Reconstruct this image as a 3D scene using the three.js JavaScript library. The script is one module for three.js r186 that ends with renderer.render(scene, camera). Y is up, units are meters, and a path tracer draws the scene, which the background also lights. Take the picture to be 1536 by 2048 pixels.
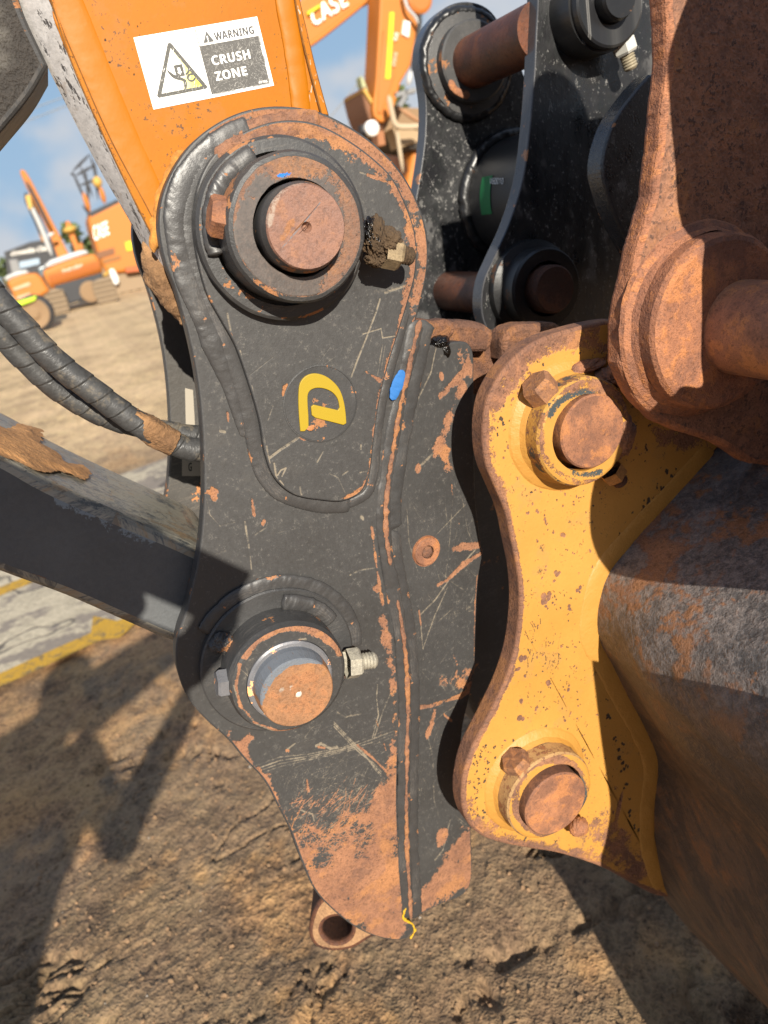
import * as THREE from 'three';
import { MarchingCubes } from 'three/addons/objects/MarchingCubes.js';
import { mergeGeometries, mergeVertices } from 'three/addons/utils/BufferGeometryUtils.js';

// ------------------------------------------------------------------ camera, sky, sun, exposure
const V = (x, y, z) => new THREE.Vector3(x, y, z);
const scene = new THREE.Scene();
const renderer = new THREE.WebGLRenderer({ antialias: true });
renderer.toneMapping = THREE.LinearToneMapping;
renderer.toneMappingExposure = 1.7;
renderer.shadowMap.enabled = true;

const F = 1547, ROLL = THREE.MathUtils.degToRad(12), CAM = V(0, 1.45, 0.80);
const camera = new THREE.PerspectiveCamera(2 * Math.atan(1024 / F) * 180 / Math.PI, 0.75, 0.02, 3000);
const basis = (() => {                       // the lens: pitch from the horizon, roll of 12 degrees, yaw so that the plates face slightly left
  const X = (100 - 768) / F, Y = (1024 - 530) / F;
  const p = Math.atan((Y - X * Math.tan(ROLL)) * Math.cos(ROLL));
  const up = V(-Math.sin(ROLL) * Math.cos(p), Math.cos(ROLL) * Math.cos(p), Math.sin(p));
  const cz = V(-X, -Y, 1).normalize(), cx = V(0, 0, 0).crossVectors(up, cz);
  return { cx, up, cz };
})();
const toWorld = (c) => V(c.dot(basis.cx), c.dot(basis.up), c.dot(basis.cz));
{
  const ax = toWorld(V(1, 0, 0)), ay = toWorld(V(0, 1, 0)), az = toWorld(V(0, 0, 1));
  camera.quaternion.setFromRotationMatrix(new THREE.Matrix4().makeBasis(ax, ay, az));
  camera.position.copy(CAM);
  camera.focus = 0.80; camera.userData.focus = 0.80; camera.userData.fStop = 5.6;
}
const ray = (px, py) => toWorld(V((px - 768) / F, -(py - 1024) / F, -1));
const onPlane = (px, py, pl) => { const r = ray(px, py); return CAM.clone().addScaledVector(r, pl.o.clone().sub(CAM).dot(pl.n) / r.dot(pl.n)); };
const zPlane = (z) => ({ o: V(0, 0, z), u: V(1, 0, 0), v: V(0, 1, 0), n: V(0, 0, 1) });
const onz = (px, py, z) => onPlane(px, py, zPlane(z));
const ony = (px, py, y = 0) => onPlane(px, py, { o: V(0, y, 0), n: V(0, 1, 0) });
const pxr = (r, px, py, z) => r * onz(px, py, z).distanceTo(onz(px + 1, py, z)) * 0.5 + r * onz(px, py, z).distanceTo(onz(px, py + 1, z)) * 0.5;

const SUN = ray(484, 1172).normalize().negate();
const sun = new THREE.DirectionalLight(new THREE.Color(1, 0.925, 0.80), 5);
sun.position.copy(SUN.clone().multiplyScalar(20)).add(V(0.3, 0.8, 0)); sun.target.position.set(0.3, 0.8, 0);
sun.castShadow = true; sun.shadow.mapSize.set(4096, 4096); sun.shadow.radius = 1;
Object.assign(sun.shadow.camera, { left: -8, right: 8, top: 8, bottom: -8, near: 0.1, far: 60 });
scene.add(sun, sun.target);

// ------------------------------------------------------------------ noise
const rng = (s) => () => { s |= 0; s = s + 0x6D2B79F5 | 0; let t = Math.imul(s ^ s >>> 15, 1 | s); t = t + Math.imul(t ^ t >>> 7, 61 | t) ^ t; return ((t ^ t >>> 14) >>> 0) / 4294967296; };
const clamp = (x, a = 0, b = 1) => x < a ? a : x > b ? b : x;
const sstep = (a, b, x) => { const t = clamp((x - a) / (b - a)); return t * t * (3 - 2 * t); };
const mix = (a, b, t) => a + (b - a) * t;
function tileNoise(size, f0, oct, gain, seed) {          // tileable fractal noise, 0..1 with mean 0.5
  const out = new Float32Array(size * size); let amp = 1, tot = 0;
  for (let o = 0, f = f0; o < oct && f <= size; o++, f *= 2) {
    const r = rng(seed + o * 101), g = new Float32Array(f * f); for (let i = 0; i < g.length; i++) g[i] = r() - 0.5;
    for (let y = 0; y < size; y++) {
      const fy = y * f / size, y0 = Math.floor(fy), ty = fy - y0, sy = ty * ty * (3 - 2 * ty), r0 = (y0 % f) * f, r1 = ((y0 + 1) % f) * f;
      for (let x = 0; x < size; x++) {
        const fx = x * f / size, x0 = Math.floor(fx), tx = fx - x0, sx = tx * tx * (3 - 2 * tx), a0 = x0 % f, a1 = (x0 + 1) % f;
        out[y * size + x] += amp * mix(mix(g[r0 + a0], g[r0 + a1], sx), mix(g[r1 + a0], g[r1 + a1], sx), sy);
      }
    }
    tot += amp * amp; amp *= gain;
  }
  const k = 0.62 / Math.sqrt(tot);
  for (let i = 0; i < out.length; i++) out[i] = 0.5 + out[i] * k * 1.6;
  return out;
}
const NS = 512;
const NA = tileNoise(NS, 4, 7, 0.55, 11), NB = tileNoise(NS, 8, 6, 0.75, 77), NC = tileNoise(NS, 32, 5, 0.9, 303), ND = tileNoise(NS, 3, 4, 0.5, 909);
function S(n, u, v) {                                      // u, v in tiles
  let x = (u - Math.floor(u)) * NS, y = (v - Math.floor(v)) * NS; const x0 = x | 0, y0 = y | 0; x -= x0; y -= y0;
  const a = x0 & 511, b = (x0 + 1) & 511, c = (y0 & 511) << 9, d = ((y0 + 1) & 511) << 9;
  return mix(mix(n[c + a], n[c + b], x), mix(n[d + a], n[d + b], x), y);
}
const toByte = (l) => { l = clamp(l); return 255 * (l <= 0.0031308 ? 12.92 * l : 1.055 * Math.pow(l, 1 / 2.4) - 0.055); };
const LUT = new Uint8Array(4097); for (let i = 0; i < 4097; i++) LUT[i] = Math.round(toByte(i / 4096));
const enc = (l) => LUT[(clamp(l) * 4096) | 0];

function texPair(w, h, fn, wrap) {          // fn(x, y) -> [r, g, b linear, height, roughness]; row 0 is the bottom
  const c = new Uint8Array(w * h * 4), d = new Uint8Array(w * h * 4), o = [0, 0, 0, 0.5, 0.8];
  for (let y = 0, i = 0; y < h; y++) for (let x = 0; x < w; x++, i += 4) {
    fn(x, y, o);
    c[i] = enc(o[0]); c[i + 1] = enc(o[1]); c[i + 2] = enc(o[2]); c[i + 3] = 255;
    d[i] = clamp(o[3]) * 255; d[i + 1] = clamp(o[4]) * 255; d[i + 2] = 0; d[i + 3] = 255;
  }
  const mk = (a, srgb) => { const t = new THREE.DataTexture(a, w, h); t.magFilter = THREE.LinearFilter; t.minFilter = THREE.LinearFilter; t.wrapS = t.wrapT = wrap ? THREE.RepeatWrapping : THREE.ClampToEdgeWrapping; if (srgb) t.colorSpace = THREE.SRGBColorSpace; t.needsUpdate = true; return t; };
  return { map: mk(c, true), data: mk(d, false) };
}
const rustColor = (n1, n2, n3, o, k = 1) => {       // brown to orange, grainy
  const t = clamp(n1 * 1.3 - 0.15), g = (0.62 + 0.76 * n3) * (1 - 0.55 * sstep(0.74, 0.84, n3));
  let r = mix(0.125, 0.25, t), gg = mix(0.058, 0.116, t), b = mix(0.036, 0.060, t);
  const or = sstep(0.58, 0.82, n2) * 0.5; r = mix(r, 0.33, or); gg = mix(gg, 0.142, or); b = mix(b, 0.046, or);
  const dk = sstep(0.44, 0.22, n2) * 0.5; r = mix(r, 0.085, dk); gg = mix(gg, 0.045, dk); b = mix(b, 0.034, dk);
  k *= 1.15; o[0] = r * g * k; o[1] = gg * g * k; o[2] = b * g * k;
};
// tiling metals, 0.25 m a tile
const TILE = 0.25;
const rustTile = texPair(1024, 1024, (x, y, o) => {
  const u = x / 1024, v = y / 1024, n1 = S(NA, u, v), n2 = S(NB, u + 0.3, v), n3 = S(NC, u * 2, v * 2);
  rustColor(n1, n2, n3, o); o[3] = 0.5 + (n3 - 0.5) * 0.35 + (n2 - 0.5) * 0.5; o[4] = 0.78 + (n3 - 0.5) * 0.2;
}, true);
const darkTile = texPair(1024, 1024, (x, y, o) => {   // worn black paint with grey scuffs and a little rust
  const u = x / 1024, v = y / 1024, n1 = S(NA, u, v), n2 = S(NB, u, v + 0.4), n3 = S(NC, u * 2, v * 2), n4 = S(NC, u * 0.5, v * 4);
  const p = 0.034 + 0.010 * n1 + (n3 - 0.5) * 0.008; o[0] = p * 1.02; o[1] = p; o[2] = p;
  const sc = sstep(0.66, 0.80, n4) * sstep(0.5, 0.65, n1) * 0.25; for (let k = 0; k < 3; k++) o[k] = mix(o[k], 0.16 - k * 0.02, sc);
  const r = sstep(0.76, 0.80, n2 * 0.75 + n1 * 0.25); if (r > 0) { const q = [0, 0, 0]; rustColor(n1, n2, n3, q); for (let k = 0; k < 3; k++) o[k] = mix(o[k], q[k], r); }
  o[3] = 0.5 + (n2 - 0.5) * 0.25 + (n3 - 0.5) * 0.12 - r * 0.2; o[4] = mix(0.52 + (n1 - 0.5) * 0.25, 0.85, r);
}, true);
const mudTile = texPair(512, 512, (x, y, o) => {
  const u = x / 512, v = y / 512, n1 = S(NA, u, v), n2 = S(NB, u, v), n3 = S(NC, u, v), g = 0.7 + 0.6 * n3;
  o[0] = mix(0.17, 0.36, n1) * g; o[1] = mix(0.11, 0.235, n1) * g; o[2] = mix(0.065, 0.13, n1) * g; o[3] = n2 * 0.7 + n3 * 0.3; o[4] = 0.95;
}, true);
const tiled = (t, size) => { const q = t.clone(); q.repeat.set(1 / size, 1 / size); q.needsUpdate = true; return q; };
const tileMat = (p, o = {}, size = TILE, bump = 0.0012) => new THREE.MeshStandardMaterial({ map: tiled(p.map, size), bumpMap: tiled(p.data, size), roughnessMap: tiled(p.data, size), roughness: 1, bumpScale: bump, ...o });
const M = {
  rust: tileMat(rustTile), rustDark: tileMat(rustTile, { color: 0x9a8a84 }), rustFine: tileMat(rustTile, { color: new THREE.Color(0.92, 0.95, 1.08) }, 0.16, 0.0006), rustBright: tileMat(rustTile, { color: new THREE.Color(1.25, 1.15, 1.05) }, 0.17, 0.0008),
  dark: tileMat(darkTile), darkFine: tileMat(darkTile, {}, 0.14, 0.0006), gloss: tileMat(darkTile, { color: 0x9a9a9a, roughness: 0.6 }, 0.3, 0.0004),
  bead: tileMat(darkTile, { color: new THREE.Color(1.06, 1.04, 1.03), roughness: 0.8 }, 0.18, 0.0006),
  blackGloss: tileMat(darkTile, { color: 0x8e9096, roughness: 0.72 }, 0.33, 0.0005),
  skySheenEdge: tileMat(darkTile, { color: new THREE.Color(1.25, 1.3, 1.45), roughness: 0.55 }, 0.3, 0.0003),  // black ear rims, lightened and blued to paint in the sky sheen
  zinc: new THREE.MeshStandardMaterial({ color: new THREE.Color(0.40, 0.37, 0.30), roughness: 0.5, metalness: 0.35, bumpMap: tiled(rustTile.data, 0.06), bumpScale: 0.0004 }),
  zincLight: tileMat(mudTile, { color: new THREE.Color(1.15, 1.62, 2.3), metalness: 0.2, roughness: 0.65 }, 0.05, 0.0004),
  zincDirty: tileMat(mudTile, { color: new THREE.Color(0.85, 0.98, 1.02), metalness: 0.2, roughness: 0.75 }, 0.05, 0.0004),
  steel: tileMat(darkTile, { color: new THREE.Color(4.5, 4.6, 4.9), metalness: 0.3, roughness: 0.65 }, 0.1, 0.0003),
  grease: tileMat(darkTile, { color: 0x5a5048, roughness: 0.5 }, 0.08, 0.0006),
  greaseDry: tileMat(mudTile, { color: new THREE.Color(0.26, 0.245, 0.22) }, 0.06, 0.0015),
  mud: tileMat(mudTile, {}, 0.12, 0.003), hole: new THREE.MeshStandardMaterial({ color: new THREE.Color(0.01, 0.01, 0.01), roughness: 0.9 }),
  yellowEmblem: new THREE.MeshStandardMaterial({ color: new THREE.Color(0.33, 0.226, 0.006), roughness: 0.5 }),
};
const plain = (r, g, b, rough = 0.6, o = {}) => new THREE.MeshStandardMaterial({ color: new THREE.Color(r, g, b), roughness: rough, ...o });

// ------------------------------------------------------------------ things and parts
const taken = {};
const numbered = (n) => { const k = taken[n] = (taken[n] ?? -1) + 1; return k ? `${n}_${String(k).padStart(3, '0')}` : n; };
function thing(name, label, category, base = V(0, 0, 0), group) {
  const g = new THREE.Group(); g.name = numbered(name); g.position.copy(base); g.userData = { label, category, ...(group ? { group } : {}) }; scene.add(g); return g;
}
function part(name, geo, mat, parent, label) {              // geometry in world coordinates
  const m = new THREE.Mesh(geo, mat); m.name = name; m.castShadow = m.receiveShadow = true;
  let at = V(0, 0, 0), p = parent; while (p && p !== scene) { at.add(p.position); p = p.parent; }
  m.position.copy(at.negate()); if (label) m.userData.label = label; parent.add(m); return m;
}
function structure(name, geo, mat, label) { const m = new THREE.Mesh(geo, mat); m.name = name; m.receiveShadow = m.castShadow = true; m.userData = { kind: 'structure', ...(label ? { label } : {}) }; scene.add(m); return m; }

// ------------------------------------------------------------------ shapes
const local = (P, pl) => { const d = P.clone().sub(pl.o); return [d.dot(pl.u), d.dot(pl.v)]; };
function smooth(pts, closed = true, n = 6) {                // pts [x, y, corner?] -> smooth outline with sharp corners kept
  const N = pts.length; let start = pts.findIndex((p) => p[2]);
  if (!closed) start = 0;
  if (start < 0) { const c = new THREE.CatmullRomCurve3(pts.map((p) => V(p[0], p[1], 0)), true, 'centripetal'); return c.getPoints(N * n).slice(0, -1).map((p) => [p.x, p.y]); }
  const run = [], out = []; const seq = closed ? [...pts.slice(start), ...pts.slice(0, start + 1)] : pts;
  const flush = () => { if (run.length < 2) return; if (run.length === 2) out.push(run[0]); else { const c = new THREE.CatmullRomCurve3(run.map((p) => V(p[0], p[1], 0)), false, 'centripetal'); out.push(...c.getPoints((run.length - 1) * n).slice(0, -1).map((p) => [p.x, p.y])); } };
  seq.forEach((p, i) => { run.push(p); if (i && (p[2] || i === seq.length - 1)) { flush(); run.length = 0; run.push(p); } });
  if (!closed) out.push(seq[seq.length - 1]);
  return out;
}
const pxLocal = (px, pl) => px.map((p) => [...local(onPlane(p[0], p[1], pl), pl), p[2]]);
const planeMatrix = (pl, dn = 0) => new THREE.Matrix4().makeBasis(pl.u, pl.v, pl.n).setPosition(pl.o.clone().addScaledVector(pl.n, dn));
function slab(outline, pl, thick, bevel = 0.002, rect = null, holes = [], rise = 0) {   // outline in plane metres; front face at pl + rise
  const sh = new THREE.Shape(outline.map((p) => new THREE.Vector2(p[0], p[1])));
  for (const h of holes) sh.holes.push(new THREE.Path(h.map((p) => new THREE.Vector2(p[0], p[1]))));
  const g = new THREE.ExtrudeGeometry(sh, { depth: thick - 2 * bevel, bevelEnabled: bevel > 0, bevelThickness: bevel, bevelSize: bevel, bevelOffset: -bevel, bevelSegments: 3, steps: 1, curveSegments: 24 });
  g.translate(0, 0, -(thick - bevel));
  if (rect) {                                              // cap texture coordinates span the rectangle that was painted
    const uv = g.attributes.uv, P = g.attributes.position, cap = g.groups[0];
    for (let i = cap.start; i < cap.start + cap.count; i++) uv.setXY(i, (P.getX(i) - rect[0]) / (rect[2] - rect[0]), (P.getY(i) - rect[1]) / (rect[3] - rect[1]));
  }
  g.applyMatrix4(planeMatrix(pl, rise));
  return g;
}
const bounds = (o, m = 0.004) => { let a = [1e9, 1e9, -1e9, -1e9]; for (const p of o) a = [Math.min(a[0], p[0]), Math.min(a[1], p[1]), Math.max(a[2], p[0]), Math.max(a[3], p[1])]; return [a[0] - m, a[1] - m, a[2] + m, a[3] + m]; };
const wob = (x, y, z, f, a) => (S(NA, x * f + z * 0.31 * f, y * f + z * 0.57 * f) - 0.5) * 2 * a;
// turned part about an axis from c along n: profile [[r, h], ...]; texture coordinates in metres
function turned(profile, c, n = V(0, 0, 1), seg = 72, rough = 0, cap = true) {
  const q = new THREE.Quaternion().setFromUnitVectors(V(0, 0, 1), n.clone().normalize());
  const pos = [], nor = [], uv = [], idx = []; let len = 0; const pr = cap ? [...profile, [0.0001, profile[profile.length - 1][1]]] : profile;
  for (let k = 0; k + 1 < pr.length; k++) {
    const [r0, h0] = pr[k], [r1, h1] = pr[k + 1], dl = Math.hypot(r1 - r0, h1 - h0), nr = (h1 - h0) / dl, nz = -(r1 - r0) / dl, b = pos.length / 3, flat = Math.abs(nz) > 0.75;
    for (let j = 0; j <= seg; j++) for (const [r, h, s] of [[r0, h0, len], [r1, h1, len + dl]]) {
      const a = j / seg * Math.PI * 2, w = rough ? 1 + wob(Math.cos(a) * 0.08, Math.sin(a) * 0.08, h * 2 + c.x, 9, rough) : 1;
      pos.push(Math.cos(a) * r * w, Math.sin(a) * r * w, h + (rough ? wob(Math.cos(a) * r, Math.sin(a) * r, c.y, 14, rough * r * 0.5) : 0)); nor.push(Math.cos(a) * nr, Math.sin(a) * nr, nz);
      if (flat) uv.push(Math.cos(a) * r + c.x, Math.sin(a) * r + c.y); else uv.push(a * Math.max(r0, r1) + c.x, s + c.y);
    }
    for (let j = 0; j < seg; j++) { const i = b + j * 2; idx.push(i, i + 2, i + 1, i + 1, i + 2, i + 3); }
    len += dl;
  }
  const g = new THREE.BufferGeometry(); g.setAttribute('position', new THREE.Float32BufferAttribute(pos, 3)); g.setAttribute('normal', new THREE.Float32BufferAttribute(nor, 3)); g.setAttribute('uv', new THREE.Float32BufferAttribute(uv, 2)); g.setIndex(idx);
  g.applyQuaternion(q); g.translate(c.x, c.y, c.z); return g;
}
// weld bead, hose, cable: a tube along points with a radius of its own at every step; ellipse flattens it across n
function sweep(pts, radius, { seg = 14, n = V(0, 0, 1), flat = 1, steps = 6, bump = 0, f = 30, closed = false, rf = null } = {}) {
  const curve = new THREE.CatmullRomCurve3(pts, closed, 'centripetal'), K = Math.max(4, Math.round((pts.length - 1) * steps)), P = curve.getSpacedPoints(K), pos = [], uv = [], idx = [], L = curve.getLength();
  for (let i = 0; i <= K; i++) {
    const t = (P[Math.min(K, i + 1)].clone().sub(P[Math.max(0, i - 1)])).normalize(), side = V(0, 0, 0).crossVectors(n, t).normalize(), up = V(0, 0, 0).crossVectors(t, side).normalize(), end = closed ? 1 : Math.min(1, Math.sqrt(Math.min(i, K - i) / 2 + 0.02));
    for (let j = 0; j <= seg; j++) {
      const a = j / seg * Math.PI * 2; let r = (typeof radius === 'function' ? radius(i / K) : radius) * end; if (rf) r *= rf(i / K * L, a);
      const q = P[i].clone().addScaledVector(side, Math.cos(a) * r).addScaledVector(up, Math.sin(a) * r * flat);
      if (bump && j < seg || bump) { const w = wob(q.x, q.y, q.z, f, bump); q.addScaledVector(up, w * Math.sin(a)).addScaledVector(side, w * Math.cos(a)); }
      pos.push(q.x, q.y, q.z); uv.push(i / K * L, a * r);
    }
  }
  for (let i = 0; i < K; i++) for (let j = 0; j < seg; j++) { const a = i * (seg + 1) + j, b = a + seg + 1; idx.push(a, a + 1, b, b, a + 1, b + 1); }
  const g = new THREE.BufferGeometry(); g.setAttribute('position', new THREE.Float32BufferAttribute(pos, 3)); g.setAttribute('uv', new THREE.Float32BufferAttribute(uv, 2)); g.setIndex(idx); g.computeVertexNormals(); return g;
}
function blob(c, rx, ry, rz, amp, f, seed = 0, detail = 24) {
  let g = new THREE.IcosahedronGeometry(1, detail); g.deleteAttribute('uv'); g.deleteAttribute('normal'); g = mergeVertices(g, 1e-5); const P = g.attributes.position, uv = []; f *= 0.16;
  for (let i = 0; i < P.count; i++) { const x = P.getX(i), y = P.getY(i), z = P.getZ(i), w = 1 + (S(NB, x * f + z * 0.7 * f + seed, y * f + z * 0.4 * f) - 0.5) * amp; P.setXYZ(i, c.x + x * rx * w, c.y + y * ry * w, c.z + z * rz * w); uv.push(c.x + x * rx, c.y + y * ry + z * rz); }
  g.setAttribute('uv', new THREE.Float32BufferAttribute(uv, 2)); g.computeVertexNormals(); return g;
}
function box(w, h, d, c, q) { const g = new THREE.BoxGeometry(w, h, d); if (q) g.applyQuaternion(q); g.translate(c.x, c.y, c.z); return g; }
const lookQ = (dir) => new THREE.Quaternion().setFromUnitVectors(V(0, 0, 1), dir.clone().normalize());
function hexHead(c, dir, r, h, twist = 0.3) {              // chamfered six-sided head from c along dir
  const pr = [[r * 0.98, 0], [r, h * 0.06], [r, h * 0.82], [r * 0.86, h], [0.0001, h]], pos = [], idx = [], uv = [];
  for (let k = 0; k + 1 < pr.length; k++) for (let j = 0; j < 6; j++) { const b = pos.length / 3, a0 = (j / 6) * Math.PI * 2 + twist, a1 = ((j + 1) / 6) * Math.PI * 2 + twist; for (const [a, [rr, hh]] of [[a0, pr[k]], [a1, pr[k]], [a1, pr[k + 1]], [a0, pr[k + 1]]]) { pos.push(Math.cos(a) * rr, Math.sin(a) * rr, hh); uv.push(a * r + c.x, hh + rr + c.y); } idx.push(b, b + 1, b + 2, b, b + 2, b + 3); }
  const g = new THREE.BufferGeometry(); g.setAttribute('position', new THREE.Float32BufferAttribute(pos, 3)); g.setAttribute('uv', new THREE.Float32BufferAttribute(uv, 2)); g.setIndex(idx); g.computeVertexNormals(); g.applyQuaternion(lookQ(dir)); g.translate(c.x, c.y, c.z); return g;
}
function thread(c, dir, r, l, n = 7) { const pr = [[r * 0.86, 0]]; for (let i = 0; i < n; i++) pr.push([r, l * (i + 0.5) / n * 0.94], [r * 0.86, l * (i + 1) / n * 0.94]); pr.push([r * 0.7, l]); return turned(pr, c, dir, 24); }

// ------------------------------------------------------------------ painted skins: wear drawn where the plate carries it
// marks are drawn on a canvas (red = rust, green = pale scratches or a sunlit patch, blue = special) and broken up with noise
function skin({ pl, rect, w, h, draw, shade, n = 1 }) {
  const cv = document.createElement('canvas'); cv.width = w; cv.height = h; const ctx = cv.getContext('2d');
  ctx.fillStyle = '#000'; ctx.fillRect(0, 0, w, h); ctx.globalCompositeOperation = 'lighten'; ctx.lineCap = ctx.lineJoin = 'round';
  const sx = w / (rect[2] - rect[0]), sy = h / (rect[3] - rect[1]);
  const at = (p) => { const [u, v] = local(onPlane(p[0], p[1], pl), pl); return [(u - rect[0]) * sx, h - (v - rect[1]) * sy]; };
  const k = (() => { const a = at([600, 900]), b = at([601, 900]); return Math.hypot(a[0] - b[0], a[1] - b[1]); })();   // texels to a photo pixel
  const col = (c, a) => `rgba(${c === 'r' ? 255 : 0},${c === 'g' ? 255 : 0},${c === 'b' ? 255 : 0},${a})`;
  const T = {
    ctx, at, k,
    line(pts, wd, c = 'g', a = 1, blur = 0) { ctx.filter = blur ? `blur(${blur * k}px)` : 'none'; ctx.strokeStyle = col(c, a); ctx.lineWidth = wd * k; ctx.beginPath(); pts.map(at).forEach((p, i) => i ? ctx.lineTo(...p) : ctx.moveTo(...p)); ctx.stroke(); ctx.filter = 'none'; },
    poly(pts, c = 'r', a = 1, blur = 6) { ctx.filter = blur ? `blur(${blur * k}px)` : 'none'; ctx.fillStyle = col(c, a); ctx.beginPath(); pts.map(at).forEach((p, i) => i ? ctx.lineTo(...p) : ctx.moveTo(...p)); ctx.fill(); ctx.filter = 'none'; },
    spot(x0, y0, r0, c = 'r', a = 1, blur = 2) { const q = rng((x0 * 131 + y0 * 977 + r0 * 31) | 0), m = r0 < 12 ? 3 : 1; for (let e = 0; e < m; e++) T.dot(x0 + (m > 1 ? (q() - 0.5) * r0 * 1.5 : 0), y0 + (m > 1 ? (q() - 0.5) * r0 * 1.7 : 0), m > 1 ? r0 * (0.45 + q() * 0.4) : r0, c, a, Math.min(blur, r0 * 0.5)); },
    dot(x, y, r, c, a, blur) { const p = at([x, y]), R = (r + blur) * k, g = ctx.createRadialGradient(p[0], p[1], 0, p[0], p[1], R); g.addColorStop(0, col(c, a)); g.addColorStop(Math.max(0, (r - blur) / (r + blur)), col(c, a)); g.addColorStop(1, col(c, 0)); ctx.fillStyle = g; ctx.beginPath(); ctx.ellipse(p[0], p[1], R, R * 1.1, 0, 0, 7); ctx.fill(); },
    hair(x0, y0, x1, y1, count, len, seed, c = 'g', a = 0.7, wd = 1.3, dir = null) { const r = rng(seed); for (let i = 0; i < count; i++) { const x = mix(x0, x1, r()), y = mix(y0, y1, r()), an = dir === null ? r() * Math.PI * 2 : dir + (r() - 0.5) * 1.3, l = len * (0.3 + r()), bend = (r() - 0.5) * 0.5; T.line([[x, y], [x + Math.cos(an) * l * 0.5, y + Math.sin(an) * l * 0.5], [x + Math.cos(an) * l * 0.5 + Math.cos(an + bend) * l * 0.5, y + Math.sin(an) * l * 0.5 + Math.sin(an + bend) * l * 0.5]], wd * (0.5 + r()), c, a * (0.35 + 0.65 * r())); } },
  };
  draw(T);
  const d = ctx.getImageData(0, 0, w, h).data, o2 = [0, 0, 0];
  const p = texPair(w, h, (x, y, o) => {
    const u = rect[0] + (x + 0.5) / sx, v = rect[1] + (y + 0.5) / sy, i = ((h - 1 - y) * w + x) * 4;
    shade(d[i] / 255, d[i + 1] / 255, d[i + 2] / 255, u, v, o, o2);
  }, false);
  return p;
}
const skinMat = (p, bump, o = {}) => new THREE.MeshStandardMaterial({ map: p.map, bumpMap: p.data, roughnessMap: p.data, roughness: 1, bumpScale: bump, ...o });
const ln = (o, c, t) => { o[0] = mix(o[0], c[0], t); o[1] = mix(o[1], c[1], t); o[2] = mix(o[2], c[2], t); };
const blackShade = (r, g, b, u, v, o, q) => {            // satin black paint, rust and pale scratches
  const n1 = S(NA, u * 2.3, v * 2.3), n2 = S(NB, u * 5, v * 5), n3 = S(NC, u * 7, v * 7), n4 = S(NC, u * 19, v * 3);
  const p = 0.040 + 0.006 * (n1 - 0.5) + (n4 - 0.5) * 0.006 + (n3 - 0.5) * 0.004;
  o[0] = p * 1.03; o[1] = p; o[2] = p * 0.98;
  ln(o, [0.13, 0.115, 0.095], sstep(0.60, 0.85, n1 * 0.4 + n2 * 0.6) * 0.07);                     // dust bloom
  ln(o, [0.2, 0.18, 0.15], sstep(0.85, 0.9, n3) * 0.25);                                        // pinprick scuffs
  const s = clamp(g * (0.1 + n3 * 0.9 + n2 * 0.6)); ln(o, [0.23, 0.19, 0.135], sstep(0.22, 0.9, s) * 0.8);
  const rr = sstep(0.46, 0.56, r * 1.02 + (n2 - 0.5) * 0.75 + (n3 - 0.5) * 0.35 - (r < 0.02 ? 1 : 0));
  if (rr > 0) { rustColor(n1 * 0.5 + n2 * 0.5 + 0.1, S(NB, u * 3, v * 3 + 0.5) * 0.6 + 0.3, n3, q, 1.0); ln(o, q, rr); }
  if (b > 0.3) ln(o, [0.015, 0.16, 0.52], sstep(0.35, 0.5, b + (n3 - 0.5) * 0.4));
  o[3] = 0.62 - rr * 0.3 - s * 0.12 + (n3 - 0.5) * (0.06 + rr * 0.5) + (n2 - 0.5) * 0.08;
  o[4] = mix(0.50 + (n1 - 0.5) * 0.2 + (n3 - 0.5) * 0.15, 0.85, Math.max(rr, s * 0.6));
};

// ------------------------------------------------------------------ the ground
const YL = { a: ony(0, 1362), b: ony(230, 1257) };                 // the yellow line that edges the concrete
const YD = YL.b.clone().sub(YL.a).setY(0).normalize(), YN = V(YD.z, 0, -YD.x); if (YN.z > 0) YN.negate();   // along it, and away from the camera
const padDist = (x, z) => (x - YL.a.x) * YN.x + (z - YL.a.z) * YN.z;
const PAD = 2.35;
const groundH = (x, z) => {
  const d = Math.hypot(x, z + 0.9), pd = padDist(x, z), keep = pd > 0 ? sstep(PAD, PAD + 1.2, pd) : sstep(0, -0.5, pd), near = 1 / (1 + d * d * 0.01);
  const a = S(NA, x * 0.11, z * 0.11) - 0.5, b = S(NB, x * 0.29 + 0.2, z * 0.33) - 0.5, c = S(NB, x * 0.9, z * 1.0 + 0.6) - 0.5;
  const ridge = Math.abs(S(NA, x * 0.19 + z * 0.12 + 0.3, z * 0.45 - x * 0.1) - 0.5), crack = -0.022 * sstep(0.022, 0.0, ridge) * sstep(0.42, 0.58, S(ND, x * 0.17, z * 0.21)) - 0.014 * sstep(0.02, 0.0, Math.abs(S(NA, x * 0.42 + 0.1, z * 0.7 + x * 0.2) - 0.5)) * sstep(0.5, 0.62, S(ND, x * 0.31 + 0.4, z * 0.33));
  const fine = S(NC, x * 1.1, z * 1.1) - 0.5;
  const far = d > 9 ? (S(ND, x * 0.013, z * 0.013) - 0.5) * 0.5 * sstep(9, 40, d) : 0;
  return keep * (a * 0.05 + b * 0.014 + c * 0.009 + crack * near + fine * 0.005 * near) + far - (1 - keep) * 0.015 - 0.004;
};
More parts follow.
